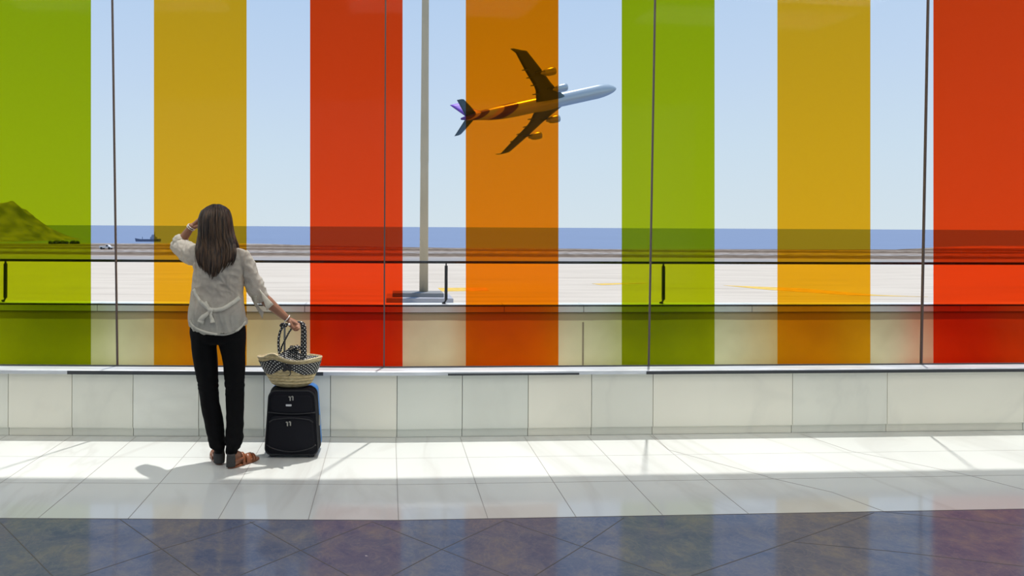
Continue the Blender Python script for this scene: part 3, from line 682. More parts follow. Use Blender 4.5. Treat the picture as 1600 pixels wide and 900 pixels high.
# ------------------------------------------------------------------ the woman
YC = 4.47
K = YC / F
who = empty('person', Vector((at(350, 725, 4.43).x, 4.43, 0)), 'long haired woman in white blouse and black trousers shading her eyes beside a suitcase', 'person')
M_skin = mat('skin', (.33, .15, .085), .5, noise_scale=12, noise_amt=.12)
M_blouse = cloth('blouse_cotton', (.74, .71, .62), .42, sheer=.13)
M_trim = cloth('blouse_hem', (.84, .81, .71), .35)
M_trou = mat('trouser_cloth', (.003, .003, .0035), .85, spec=.15, noise_scale=120, noise_amt=.3)
M_hair = bpy.data.materials.new('hair'); M_hair.use_nodes = True
t = M_hair.node_tree; b = t.nodes['Principled BSDF']; c = t.nodes.new('ShaderNodeTexCoord'); mp = t.nodes.new('ShaderNodeMapping'); mp.inputs['Scale'].default_value = (90, 60, 3)
n = t.nodes.new('ShaderNodeTexNoise'); n.inputs['Scale'].default_value = 1; n.inputs['Detail'].default_value = 3
r = t.nodes.new('ShaderNodeValToRGB'); r.color_ramp.elements[0].position = .35; r.color_ramp.elements[0].color = (.012, .008, .006, 1); r.color_ramp.elements[1].position = .72; r.color_ramp.elements[1].color = (.115, .065, .035, 1)
t.links.new(c.outputs['Object'], mp.inputs[0]); t.links.new(mp.outputs[0], n.inputs['Vector']); t.links.new(n.outputs['Fac'], r.inputs[0]); t.links.new(r.outputs[0], b.inputs['Base Color'])
b.inputs['Roughness'].default_value = .38; b.inputs['Specular IOR Level'].default_value = .35
def A_(px, py, dy=0.0): return at(px, py, YC + dy)
# joints
shL, elL, wrL = A_(309, 398, .0), A_(277.5, 384.5, .17), A_(299.5, 354, .13)
shR, elR, wrR = A_(376, 401, .0), A_(406, 461, .05), A_(449, 498, .10)
hc = A_(338, 346, .01)
bm = bmesh.new()
add_ball(bm, hc, (.078, .096, .104), 3); add_ball(bm, hc + Vector((0, .03, -.06)), (.058, .068, .062), 2)
add_cap(bm, hc + Vector((0, .045, -.085)), .04, hc + Vector((0, .075, -.1)), .022)
add_cap(bm, hc + Vector((0, .092, -.005)), .011, hc + Vector((0, .112, -.042)), .014)      # nose
for s in (-1, 1):
    add_ball(bm, hc + Vector((s * .079, .005, -.025)), (.009, .022, .032), 2)                     # ears
    add_ball(bm, hc + Vector((s * .014, .089, -.070)), (.017, .010, .006), 2)                     # mouth
    add_ball(bm, hc + Vector((s * .032, .083, .012)), (.022, .012, .007), 2)                      # brow
    add_ball(bm, hc + Vector((s * .036, .066, -.035)), (.024, .022, .02), 2)                      # cheek
add_cap(bm, hc + Vector((0, .0, -.07)), .052, A_(342, 388), .058)
chest = A_(342, 415)
for s, sh in ((-1, shL), (1, shR)):
    add_cap(bm, A_(342, 390), .05, sh, .042)
add_cap(bm, A_(328, 412), .08, A_(331, 455), .075); add_cap(bm, A_(356, 412), .08, A_(352, 455), .075)
add_cap(bm, A_(331, 455), .075, A_(327, 500), .08); add_cap(bm, A_(352, 455), .075, A_(356, 500), .08)
hipL, knL, anL = A_(322, 525), A_(326, 612, .01), at(342.5, 703, 4.45)
hipR, knR, anR = A_(360, 525), A_(367, 612, .0), at(362.5, 706, 4.40)
for h, k_, a_ in ((hipL, knL, anL), (hipR, knR, anR)):
    add_cap(bm, h, .064, k_, .045); mid = k_.lerp(a_, .35) + Vector((0, -.012, 0)); add_cap(bm, k_, .044, mid, .036); add_cap(bm, mid, .036, a_, .029)
add_chain(bm, [shL, elL], [.044, .035]); add_chain(bm, [elL, wrL], [.036, .023])
add_chain(bm, [shR, elR], [.044, .037]); add_chain(bm, [elR, elR.lerp(wrR, .3), wrR], [.036, .038, .022])
# feet
def foot(heel, toe, ank):
    d = (toe - heel); d.z = 0; L = d.length; u = d.normalized(); s = Vector((-u.y, u.x, 0))
    add_cap(bm, ank, .032, heel + Vector((0, 0, .034)) + u * .01, .028)
    add_cap(bm, ank + u * .02, .030, heel + u * L * .62 + Vector((0, 0, .03)), .020)
    add_cap(bm, heel + Vector((0, 0, .03)) + u * .02, .026, heel + u * L * .7 + Vector((0, 0, .022)) + s * .012, .018)
    for i, (o_, r_, l_) in enumerate(((-.026, .0115, 1.0), (-.008, .009, 1.0), (.007, .0085, .96), (.02, .008, .9), (.031, .0075, .83))):
        add_cap(bm, heel + u * L * .66 + s * o_ * .9 + Vector((0, 0, .022)), .015, heel + u * L * l_ * .88 + s * o_ + Vector((0, 0, .017)), r_)
heelR, toeR = Vector((at(361, 728, 4.37).x, 4.375, 0)), Vector((at(361, 728, 4.37).x + .125, 4.375 + .16, 0))
heelL, toeL = Vector((at(342.5, 724, 4.44).x, 4.445, 0)), Vector((at(342.5, 724, 4.44).x - .075, 4.445 + .185, 0))
foot(heelR, toeR, anR + Vector((0, 0, -.02))); foot(heelL, toeL, anL + Vector((0, 0, -.02)))
# right hand closed round the bag handle
def PX_(px, py, Y): return at(px, py, Y)
palmc = PX_(457.5, 503.5, 4.575)
kn = [PX_(457.6, 500.2, 4.625), PX_(461.0, 501.6, 4.603), PX_(464.4, 504.2, 4.583), PX_(467.0, 507.6, 4.562)]
for k_ in kn: add_cap(bm, wrR.lerp(palmc, .25), .018, k_, .0095)
for i, k_ in enumerate(kn):
    r0 = (.0083, .0085, .0082, .0074)[i]; ln = (.9, 1.0, .93, .78)[i]
    p1 = k_ + (PX_(463, 510, 4.555) - PX_(463, 502, 4.60)) * ln * .95
    p2 = p1 + (PX_(456, 514.5, 4.575) - PX_(463, 511, 4.555)) * ln * .75
    p3 = p2 + (PX_(455, 512, 4.60) - PX_(457, 514, 4.578)) * ln * .6
    add_chain(bm, [k_, p1, p2, p3], [r0 + .001, r0, r0 * .95, r0 * .85])
th = [PX_(452.5, 503, 4.56), PX_(456.5, 511.0, 4.553), PX_(461, 515.0, 4.56), PX_(464.5, 515.5, 4.572)]
add_chain(bm, th, [.015, .0125, .0105, .0085])
# left hand flat against the brow
pl = PX_(307.5, 349, YC + .135)
kl = [PX_(314, 340, YC + .13), PX_(314.5, 343.5, YC + .142), PX_(314, 347, YC + .148), PX_(312, 350, YC + .15)]
for k_ in kl: add_cap(bm, wrL.lerp(pl, .2), .018, k_, .0105)
for i, k_ in enumerate(kl):
    ln = (.85, 1.0, .93, .75)[i]; dd = (PX_(334, 338, YC + .128) - PX_(314, 343, YC + .14)) * ln
    add_chain(bm, [k_, k_ + dd * .5 + Vector((0, .008, 0)), k_ + dd * .8 + Vector((0, .006, 0)), k_ + dd], [.0098, .0088, .008, .007])
add_chain(bm, [wrL.lerp(pl, .3) + Vector((.0, -.005, -.012)), PX_(310, 354, YC + .125), PX_(316, 354, YC + .118)], [.014, .011, .009])
bodyo = remesh('body', bm, .0030, M_skin, who, 1)
bm = bmesh.new()
M_eye = mat('eye_white', (.8, .8, .78), .2)
for s in (-1, 1):
    bm = bmesh.new(); add_ball(bm, hc + Vector((s * .032, .085, -.006)), (.013, .008, .008), 3); from_bm('eye', bm, M_eye, who, True)

# trousers
def lring(py, xl, xr, dep, dY=0, xgrow=0):
    c_ = A_((xl + xr) / 2, py, dY); return (c_.x, c_.y, c_.z, (xr - xl) / 2 * (YC + dY) / F + xgrow, dep)
bm = bmesh.new()
add_loft(bm, [lring(490, 301, 379, .095), lring(505, 297.5, 383, .108), lring(520, 297, 384, .112), lring(531, 298.5, 384, .108), lring(536, 302, 382, .09)])
L = [(528, 298.5, 342, .095, 0), (542, 299.5, 338.5, .092, 0), (555, 301.2, 339.5, .088, 0), (570, 303.5, 340.5, .084, 0), (600, 309.5, 340.5, .074, 0), (630, 314, 343, .070, 0), (650, 317.5, 347.5, .070, 0), (670, 322, 350, .068, -.01), (688, 326.3, 351.5, .064, -.02), (697, 329, 352.5, .058, -.03), (701, 334, 351.5, .046, -.03), (707, 335.5, 350.5, .042, -.03)]
Rr = [(528, 340, 384, .095, 0), (542, 343.5, 383.5, .092, 0), (555, 347, 383.3, .088, 0), (570, 349.5, 383, .084, 0), (600, 351.5, 382.3, .076, 0), (620, 353, 381.5, .074, 0), (640, 353.8, 381, .074, -.01), (660, 354, 380.5, .072, -.02), (680, 352.5, 379.8, .068, -.04), (693, 352, 378.5, .064, -.055), (699, 352.5, 376, .056, -.06), (703, 353, 370.5, .046, -.065), (709, 353.3, 369.5, .042, -.065)]
add_loft(bm, [lring(*q) for q in L]); add_loft(bm, [lring(*q) for q in Rr])
def trou_disp(p, nn):
    lowr = max(0, min(1, (.42 - p.z) / .3)); d = .0035 * noise.noise(Vector((p.x * 22, p.y * 22, p.z * 9)))
    d += lowr * .009 * noise.noise(Vector((p.x * 9 + p.z * 14, p.y * 12, p.z * 26)))
    d += .005 * max(0, 1 - abs(p.z - .50) / .12) * noise.noise(Vector((p.x * 14, p.y * 9, p.z * 55)))
    return d
trou = remesh('trousers', bm, .0062, M_trou, who, 3, trou_disp)

# blouse
bm = bmesh.new()
add_loft(bm, [lring(388, 326, 358, .060), lring(390.5, 316, 367, .078), lring(394, 309, 376, .092), lring(400, 305, 381.5, .102), lring(412, 303.5, 383, .112), lring(425, 303.5, 382, .116), lring(440, 303.5, 380.5, .112),
              lring(452, 301.5, 378.8, .107), lring(462, 300, 378.5, .107), lring(470, 298.8, 378.8, .113), lring(480, 296.8, 380, .120), lring(493, 296.3, 382.2, .126) + (.0,), lring(501, 296.3, 384, .130) + (.03,), lring(505, 297, 384.5, .131) + (.056,)], 60)
up_r = [shR + Vector((-.01, 0, -.005)), shR.lerp(elR, .35), shR.lerp(elR, .7), elR + Vector((-.004, 0, .0))]
add_chain(bm, up_r, [.058, .054, .050, .0475])
lo_l = elL.lerp(wrL, .22)
add_chain(bm, [shL + Vector((.012, 0, -.008)), shL.lerp(elL, .5) + Vector((0, 0, -.012)), elL + Vector((0, 0, .0)), lo_l], [.064, .062, .044, .040])
add_ball(bm, A_(319, 402), (.065, .09, .06), 2); add_ball(bm, A_(368, 403), (.05, .085, .055), 2)
def ridge_n(v): return 1 - 2 * abs(noise.noise(v))
def bl_disp(p, nn):
    low = max(0, min(1, (1.14 - p.z) / .10)); top = 1 - low; w_ = noise.noise(Vector((p.x * 6, p.y * 6, p.z * 6))) * .8
    d = low * .0105 * ridge_n(Vector((p.x * 17 + w_, p.y * 8, p.z * 4 + 2))) + low * .0035 * ridge_n(Vector((p.x * 40 + w_ * 2, p.y * 10, p.z * 9)))
    d += top * .0085 * ridge_n(Vector((p.x * 13 + w_, p.y * 6, p.z * 4.5))) + top * .0070 * ridge_n(Vector((p.x * 22 + p.z * 16 + w_, 3, p.z * 14 - p.x * 10)))
    if p.x < shL.x + .01 and p.z > 1.25: d += .0005 + .0065 * ridge_n(Vector((p.x * 30 + p.z * 12, p.y * 12, p.z * 26)))
    if p.x > shR.x + .03: d += .001 + .0055 * ridge_n(Vector((p.x * 26 - p.z * 8, p.y * 16, p.z * 14 + p.x * 18)))
    return d - .0055 * (1 if shL.x + .01 < p.x < shR.x + .03 else .2)
bls = remesh('blouse', bm, .0042, M_blouse, who, 8, bl_disp)
BV = [bvh_of(bls), bvh_of(trou)]; BB = [BV[0]]
bm = bmesh.new()     # light hem band
hem = [(297, 503), (301, 510), (306.7, 515), (318, 520), (330, 523), (346, 525), (358, 523.5), (369, 519), (377, 512.5), (383.5, 505)]
hp = []
for q in catmull([Vector((a, b, 0)) for a, b in hem], 4):
    d = drape(BV, q.x, q.y - 2.2, .003)
    if d is not None: hp.append(d)
if len(hp) > 3: add_ribbon(bm, hp, .013, .004, Vector((0, 0, 1)))
from_bm('hem', bm, M_trim, bls, True)
# sash round the waist with its bow
bm = bmesh.new()
def sash(path, wd, off=.006, th=.005):
    pts = [drape(BB, q.x, q.y, off) for q in catmull([Vector((a, b, 0)) for a, b in path], 5)]
    pts = [p for p in pts if p is not None]
    if len(pts) > 2: add_ribbon(bm, pts, wd, th)
sash([(303, 452), (310, 466), (319, 477), (328, 484)], [.02] * 40)
sash([(328, 484), (340, 484.5), (352, 480.5), (364, 473), (373.5, 465)], .026)
sash([(321, 472), (325, 479), (330, 485)], .022, .012)
kp = drape(BB, 330, 485, .012)
add_ball(bm, kp, (.016, .014, .014), 2)
for path, w0, w1 in (([(329, 486), (324, 491), (318, 497), (315.5, 504)], .014, .042), ([(331, 487), (332, 494), (333.5, 500), (333.5, 504)], .012, .032), ([(327, 484), (321, 477), (317, 472), (318, 470)], .014, .02)):
    pts = [drape(BB, q.x, q.y, .016) for q in catmull([Vector((a, b, 0)) for a, b in path], 5)]; pts = [p for p in pts if p is not None]
    add_ribbon(bm, pts, [w0 + (w1 - w0) * i / (len(pts) - 1) for i in range(len(pts))], .005)
from_bm('sash', bm, M_trim, bls, True)
# open cuff hanging from the right sleeve, and the turned-back left cuff
def flap(tri, name='cuff'):
    bm = bmesh.new(); rows = []
    a, b_, c_ = tri; n_ = 7
    for i in range(n_ + 1):
        row = []
        for j in range(n_ + 1 - i):
            u, v = i / n_, j / n_; p = a * (1 - u - v) + b_ * u + c_ * v
            p = p + Vector((0, -.012 * math.sin(math.pi * (u + v) * .8) * (1 - abs(u - v)), 0)); row.append(bm.verts.new(p))
        rows.append(row)
    for i in range(n_):
        for j in range(len(rows[i]) - 1):
            bm.faces.new((rows[i][j], rows[i][j + 1], rows[i + 1][j]))
            if j < len(rows[i + 1]) - 1: bm.faces.new((rows[i][j + 1], rows[i + 1][j + 1], rows[i + 1][j]))
    o = from_bm(name, bm, M_blouse, bls, True); s = o.modifiers.new('t', 'SOLIDIFY'); s.thickness = .003; return o
flap((PX_(405.5, 452, YC - .01), PX_(427.2, 475.5, YC + .03), PX_(416.7, 485, YC - .01)))
flap((PX_(393.5, 462, YC + .03), PX_(401, 462, YC - .03), PX_(401.5, 480, YC + .0)))
flap((PX_(393.5, 467, YC + .05), PX_(412, 488, YC + .01), PX_(410.5, 498, YC + .05)))
flap((PX_(393.5, 467, YC + .05), PX_(400.5, 472, YC + .00), PX_(412, 488, YC + .01)))
flap((PX_(404, 454, YC + .09), PX_(427.8, 476, YC + .035), PX_(407, 468, YC + .11)))
bm = bmesh.new()
q0 = lo_l; dr = (wrL - elL).normalized(); uu, vv = frame_of(dr)
add_tube(bm, [q0 - dr * .012, q0 + dr * .016], [.0435, .0425], 24); from_bm('cuff', bm, M_trim, bls, True)

# bracelets
M_brac = mat('bracelet_silver', (.72, .70, .66), .3, .4); M_pearl = mat('pearl', (.85, .82, .74), .2)
bm = bmesh.new(); d = (wrR - elR).normalized(); u, v = frame_of(d); c_ = wrR - d * .004
add_tube(bm, [c_ + (u * math.cos(a) + v * math.sin(a)) * .0265 for a in [2 * math.pi * k / 24 for k in range(25)]], .0035, 8)
br = from_bm('bracelet', bm, M_brac, who, True)
bm = bmesh.new(); add_ball(bm, PX_(451.8, 506.8, 4.535), .0085, 2); from_bm('pearl', bm, M_pearl, br, True)
bm = bmesh.new(); d = (wrL - elL).normalized(); u, v = frame_of(d)
for q in (-.012, .0): add_tube(bm, [wrL + d * q + (u * math.cos(a) + v * math.sin(a)) * .027 for a in [2 * math.pi * k / 24 for k in range(25)]], .003, 8)
from_bm('bracelet', bm, M_brac, who, True)

# sandals
M_leather = mat('tan_leather', (.27, .085, .032), .35, noise_scale=30, noise_amt=.2); M_heel = mat('dark_suede', (.045, .043, .042), .85, noise_scale=80)
for heel, toe, ank in ((heelR, toeR, anR), (heelL, toeL, anL)):
    d = toe - heel; L_ = d.length; u = d.normalized(); s = Vector((-u.y, u.x, 0))
    bm = bmesh.new(); out = []
    for k in range(28):
        a = 2 * math.pi * k / 28; cu = math.cos(a); wv_ = .034 + .010 * max(0, cu) * (1 - max(0, cu)) * 4 * .6
        out.append(heel + u * (L_ * .5 + cu * (L_ * .5 + .022)) + s * math.copysign(abs(math.sin(a)) ** .7, math.sin(a)) * wv_)
    lo = [bm.verts.new(p + Vector((0, 0, .0015))) for p in out]; hi = [bm.verts.new(p + Vector((0, 0, .012))) for p in out]
    bm.faces.new(lo[::-1]); bm.faces.new(hi)
    for k in range(28): bm.faces.new((lo[k], lo[(k + 1) % 28], hi[(k + 1) % 28], hi[k]))
    sole = from_bm('sandal', bm, M_leather, who)
    bm = bmesh.new(); n_ = 14; rows = []      # dark heel counter
    for zi in range(7):
        z = .010 + .082 * zi / 6; rows.append([bm.verts.new(heel + u * (.012 - math.cos(a) * (.046 - .05 * z) + .10 * z * 0) + s * math.sin(a) * (.030 + .22 * z - 2.6 * z * z) + Vector((0, 0, z)) - u * .0) for a in [(-1.45 + 2.9 * k / n_) for k in range(n_ + 1)]])
    for a, b in zip(rows, rows[1:]):
        for k in range(n_): bm.faces.new((a[k], a[k + 1], b[k + 1], b[k]))
    hcn = from_bm('heel_counter', bm, M_heel, sole, True); m_ = hcn.modifiers.new('t', 'SOLIDIFY'); m_.thickness = .003
    bm = bmesh.new()
    for f0, h0, wd in ((.36, .070, .020), (.60, .050, .055), (.78, .042, .022)):
        pts = [heel + u * (L_ * f0 + .01 * math.sin(a)) + s * math.cos(a) * .038 + Vector((0, 0, .006 + math.sin(a) * h0)) for a in [math.pi * k / 14 for k in range(15)]]
        add_ribbon(bm, pts, wd, .003, u)
    pts = [heel + u * L_ * (.02 + .34 * k / 8) + s * -.036 + Vector((0, 0, .05 + .0 * k)) for k in range(9)]; add_ribbon(bm, pts, .014, .003, Vector((0, 0, 1)))
    pts = [heel + u * L_ * (.02 + .34 * k / 8) + s * .036 + Vector((0, 0, .05)) for k in range(9)]; add_ribbon(bm, pts, .014, .003, Vector((0, 0, 1)))
    from_bm('strap', bm, M_leather, sole, True)

# hair: a cap plus a few hundred long locks
HS = [(318.5, 333, 343, 0), (320, 326, 350, .045), (323, 321.5, 353.5, .065), (330, 315.8, 358, .09), (340, 312.3, 361, .105), (350, 311.6, 362.3, .112), (360, 311.2, 363.6, .112), (370, 310.8, 366, .108),
      (380, 311.5, 370, .100), (390, 312.5, 373, .108), (400, 314, 373, .122), (410, 317, 370.5, .130), (421, 322, 363, .134), (434, 329, 352, .136)]
def hs(py):
    for a, b in zip(HS, HS[1:]):
        if py <= b[0]:
            k = max(0, (py - a[0]) / (b[0] - a[0])); return [a[i] + (b[i] - a[i]) * k for i in (1, 2, 3)]
    return list(HS[-1][1:])
bm = bmesh.new(); rg = []
for py in (320.3, 323, 330, 340, 350, 360, 370, 380, 390, 400, 408):
    xl, xr, dp = hs(py); c_ = A_((xl + xr) / 2, py); rg.append((c_.x, c_.y - .0 + (.0 if py < 365 else -.025), c_.z, (xr - xl) / 2 * K - .010, max(.02, dp - .016) * (.95 if py < 365 else .72)))
add_loft(bm, rg, 40)
hair = from_bm('hair', bm, M_hair, who, True)
bm = hb = bmesh.new(); hb.from_mesh(hair.data)
NL = 300
for i in range(NL):
    th = math.pi * (-.16 + 1.32 * (i + .5) / NL) + random.uniform(-.02, .02)     # 0 = right side, pi/2 = back, pi = left side
    cs, sn = math.cos(th), math.sin(th); wob = random.uniform(-1, 1); lay = random.uniform(-.006, .003)
    endp = 410 + 21 * max(0, 1 - abs(cs + .12) ** 2.0) * (sn > 0) + random.uniform(-9, 4)
    if random.random() < .25: endp -= random.uniform(0, 14)
    start = 319.0 + random.uniform(0, 2.5)
    pts, rd = [], []
    for k in range(16):
        u_ = k / 15; py = start + (endp - start) * u_ ** 1.15
        xl, xr, dp = hs(py); ax = (xr - xl) / 2 * K + lay; xc = (xl + xr) / 2
        wave = .0035 * math.sin(u_ * 7 + wob * 5) * u_
        sh_ = min(1.0, u_ * 6 + .25)
        c_ = A_(xc, py)
        yb = dp + lay + .0
        kk = max(0, min(1, (py - 366) / 22)) if sn > -.25 else 0; sb_ = sn + (max(sn, .86) - sn) * kk
        pts.append(Vector((c_.x + cs * ax * sh_ ** .4 + wave, c_.y - sb_ * yb, c_.z)))
        rd.append((.0058 + .0022 * math.sin(u_ * 9 + i)) * (1 - .8 * max(0, u_ - .82) * 5.5 * .95) * (.6 + .4 * min(1, u_ * 5)))
    rd = [max(.0006, q) for q in rd]
    add_tube(hb, pts, rd, 5, .6)
bmesh.ops.recalc_face_normals(hb, faces=hb.faces); hb.to_mesh(hair.data); hb.free()
hair.data.polygons.foreach_set('use_smooth', [True] * len(hair.data.polygons))

# ------------------------------------------------------------------ suitcase
M_blue = mat('blue_shell', (.03, .19, .52), .4, noise_scale=6, noise_amt=.1)
M_pipe = mat('black_piping', (.006, .006, .008), .35); M_zip = mat('zip_metal', (.50, .46, .38), .3, .8); M_plate = mat('name_plate', (.62, .62, .62), .4, .2)
SY = 4.56
bl, br_ = at(412.5, 700, SY), at(498.3, 700, SY); tl_, tr_ = at(419.5, 625, SY), at(491.5, 625, SY)
zb = .018; zt = at(455, 610, SY).z
cxb, cxt = (bl.x + br_.x) / 2, (tl_.x + tr_.x) / 2; hwb, hwt = (br_.x - bl.x) / 2, (tr_.x - tl_.x) / 2
case = empty('suitcase', Vector((cxb, SY + .12, 0)), 'black upright suitcase with a blue back edge standing beside the woman', 'suitcase')
def case_outline(ins=0.0, z0=None, z1=None, rad=.045, n=8):
    z0 = zb + ins if z0 is None else z0; z1 = zt - ins if z1 is None else z1
    def xw(z): k = (z - zb) / (zt - zb); return cxb + (cxt - cxb) * k, hwb + (hwt - hwb) * k - ins
    pts = []
    for cx_, cz_, a0 in ((1, z0 + rad, -90), (1, z1 - rad, 0), (-1, z1 - rad, 90), (-1, z0 + rad, 180)):
        for k in range(n + 1):
            a = math.radians(a0 + 90 * k / n); z = cz_ + rad * math.sin(a); c0_, h_ = xw(z)
            pts.append((c0_ + cx_ * (h_ - rad) + rad * math.cos(a), z))
    return pts
def slab(name, y0, y1, ins, m, parent, round_=.012, **kw):
    bm = bmesh.new(); R = []
    for y, e_ in ((y0, round_), (y0 + round_ * .3, round_ * .35), (y0 + round_, 0), (y1 - round_, 0), (y1 - round_ * .3, round_ * .35), (y1, round_)):
        R.append([bm.verts.new((x, y, z)) for x, z in case_outline(ins + e_, **{k: (v + (e_ if k == 'z0' else -e_)) if k in ('z0', 'z1') else v for k, v in kw.items()})])
    n_ = len(R[0])
    for a, b in zip(R, R[1:]):
        for k in range(n_): bm.faces.new((a[k], a[(k + 1) % n_], b[(k + 1) % n_], b[k]))
    bm.faces.new(R[0]); bm.faces.new(R[-1][::-1]); return from_bm(name, bm, m, parent, True)
shell = slab('body', SY, SY + .12, 0, M_black, case, .014)
slab('back_shell', SY + .118, SY + .235, -.003, M_blue, case, .02)
slab('pocket', SY - .016, SY + .01, .020, M_black, case, .010, z0=zb + .03, z1=zb + .265, rad=.05)
slab('pocket', SY - .010, SY + .01, .020, M_black, case, .008, z0=zb + .275, z1=zt - .03, rad=.035)
bm = bmesh.new()
o_ = case_outline(.004); add_tube(bm, [(x, SY + .004, z) for x, z in o_ + o_[:1]], .005, 8)
o_ = case_outline(-.001); add_tube(bm, [(x, SY + .118, z) for x, z in o_ + o_[:1]], .005, 8)
add_tube(bm, [at(418.5 + 2.9 * k / 1 * 8.6 / 8.6, 0, SY) * 0 + Vector((cxb - hwb * .86 + 2 * hwb * .86 * k / 12, SY - .012 , zb + .288 - .012 * math.sin(math.pi * k / 12))) for k in range(13)], .004, 8)
add_tube(bm, [Vector((cxb - hwb * .80 + 2 * hwb * .80 * k / 12, SY - .017, zb + .235 + .016 * math.sin(math.pi * k / 12) - (.012 if k in (0, 12) else 0))) for k in range(13)], .004, 8)
add_tube(bm, [Vector((cxb - hwb * .9 + 2 * hwb * .9 * k / 12, SY - .017, zb + .075 - .045 * math.sin(math.pi * k / 12) ** .7)) for k in range(13)], .0035, 8)
from_bm('piping', bm, M_pipe, case, True)
for px, py in ((453.5, 623), (457.7, 622.5), (449.2, 662.5), (453.8, 662)):
    p = at(px, py, SY - .022); bm = bmesh.new()
    add_box(bm, p.x - .004, p.x + .004, p.y - .004, p.y + .004, p.z - .014, p.z + .012, .002); add_box(bm, p.x - .011, p.x + .002, p.y - .005, p.y + .003, p.z + .008, p.z + .016, .002)
    from_bm('zip_pull', bm, M_zip, case)
p = at(451, 633.3, SY - .012); bm = bmesh.new(); add_box(bm, p.x - .019, p.x + .019, p.y - .003, p.y + .004, p.z - .0065, p.z + .0065, .002); from_bm('name_plate', bm, M_plate, case)
bm = bmesh.new(); xz = cxb + hwb - .004; add_box(bm, xz - .003, xz + .006, SY + .055, SY + .063, .20, .27, .002); from_bm('zip_pull', bm, M_zip, case)
for sx_ in (-1, 1):
    bm = bmesh.new(); add_tube(bm, [(cxb + sx_ * (hwb - .04) - .012, SY + .205, .026), (cxb + sx_ * (hwb - .04) + .012, SY + .205, .026)], .026, 18); from_bm('wheel', bm, M_pipe, case, True)
    bm = bmesh.new(); add_box(bm, cxb + sx_ * (hwb - .05) - .018, cxb + sx_ * (hwb - .05) + .018, SY + .02, SY + .06, 0.0, .026, .004); from_bm('foot', bm, M_pipe, case)
hp0 = at(445.8, 600, SY + .19); hp1 = at(444.8, 510, SY + .19)
bm = bmesh.new(); add_box(bm, hp1.x - .0065, hp1.x + .0065, SY + .184, SY + .196, zt - .03, hp1.z, .002); from_bm('pull_tube', bm, mat('tube_metal', (.25, .26, .23), .35, .7), case)
bm = bmesh.new(); add_tube(bm, [at(438, 510, SY + .19), at(441, 508, SY + .19), at(445, 507.5, SY + .19), at(449, 508.5, SY + .19)], [.012, .016, .017, .012], 12); from_bm('grip', bm, M_pipe, case, True)

# ------------------------------------------------------------------ straw bag standing on the suitcase
M_straw = straw(); M_polka = polka('polka_fabric', .0185, .235)
BY = SY + .105
bb = at(456, 614, BY); zbag = zt + .001
rimz = at(452, 556, BY).z
bag = empty('straw_bag', Vector((bb.x, BY, zbag)), 'wide straw basket bag with black polka dot fabric on top of the suitcase', 'bag')
rimc = at(452.8, 556, BY); hwr = 51.0 * BY / F; hwbt = 29.5 * BY / F
def bagp(a, t, off=0.0):
    """a angle (-pi/2 faces the camera), t 0 bottom .. 1 rim"""
    e = min(1.0, t / .13); base = math.sin(e * math.pi / 2)
    rx = hwbt * (.62 + .38 * base) + (hwr - hwbt) * max(0, (t - .08) / .92) ** .82
    ry = .075 * (.62 + .38 * base) + .035 * max(0, (t - .1) / .9)
    cx = bb.x + (rimc.x - bb.x) * t
    z = zbag + (rimz - zbag) * t
    aw = (a + math.pi) % (2 * math.pi) - math.pi
    z += t ** 3 * (-.004 + .034 * math.exp(-((aw + 2.05) / .30) ** 2) - .012 * math.exp(-((aw + 1.2) / .45) ** 2))
    if t > .9: ry += .010 * math.sin(a * 2 + 4.2) * (t - .9) / .1
    return Vector((cx + (rx + off) * math.cos(a), BY + (ry + off) * math.sin(a), z))
NA, NT = 96, 26
bm = bmesh.new(); O = [[bm.verts.new(bagp(2 * math.pi * k / NA, j / NT)) for k in range(NA)] for j in range(NT + 1)]
I = [[bm.verts.new(bagp(2 * math.pi * k / NA, j / NT, -.007) + Vector((0, 0, .004 if j == 0 else 0))) for k in range(NA)] for j in range(NT + 1)]
for j in range(NT):
    for k in range(NA):
        k2 = (k + 1) % NA; bm.faces.new((O[j][k], O[j][k2], O[j + 1][k2], O[j + 1][k])); bm.faces.new((I[j][k], I[j + 1][k], I[j + 1][k2], I[j][k2]))
for k in range(NA):
    k2 = (k + 1) % NA; bm.faces.new((O[NT][k], O[NT][k2], I[NT][k2], I[NT][k]))
bm.faces.new(O[0][::-1]); bm.faces.new(I[0])
from_bm('basket', bm, M_straw, bag, True)
bm = bmesh.new(); pr = [bagp(2 * math.pi * k / NA, 1.0, -.0035) + Vector((0, 0, .001)) for k in range(NA + 1)]; add_tube(bm, pr, [.0058 if math.sin(2 * math.pi * k / NA) < -.2 else .003 for k in range(NA + 1)], 8)
from_bm('rim', bm, mat('straw_rim', (.80, .66, .40), .7, noise_scale=90, noise_amt=.35), bag, True)
def lower(a):     # lower edge of the fabric swags
    x = math.cos(a); y = math.sin(a)
    if y < 0:
        c_ = abs(x + .06); return .46 + .24 * max(0, 1 - c_ * 1.7) if True else 0
    return .46
bm = bmesh.new(); uv = bm.loops.layers.uv.new('UVMap'); rows = []; prm = []
NJ = 10
for j in range(NJ + 1):
    rows.append([]); prm.append([])
    for k in range(NA):
        a = 2 * math.pi * k / NA; lo_ = lower(a); t_ = lo_ + (.865 - lo_) * j / NJ
        wr_ = .0016 * math.sin(a * 34) * math.sin(math.pi * j / NJ)
        rows[-1].append(bm.verts.new(bagp(a, t_, .0035 + wr_))); prm[-1].append((a * .165, t_ * .27))
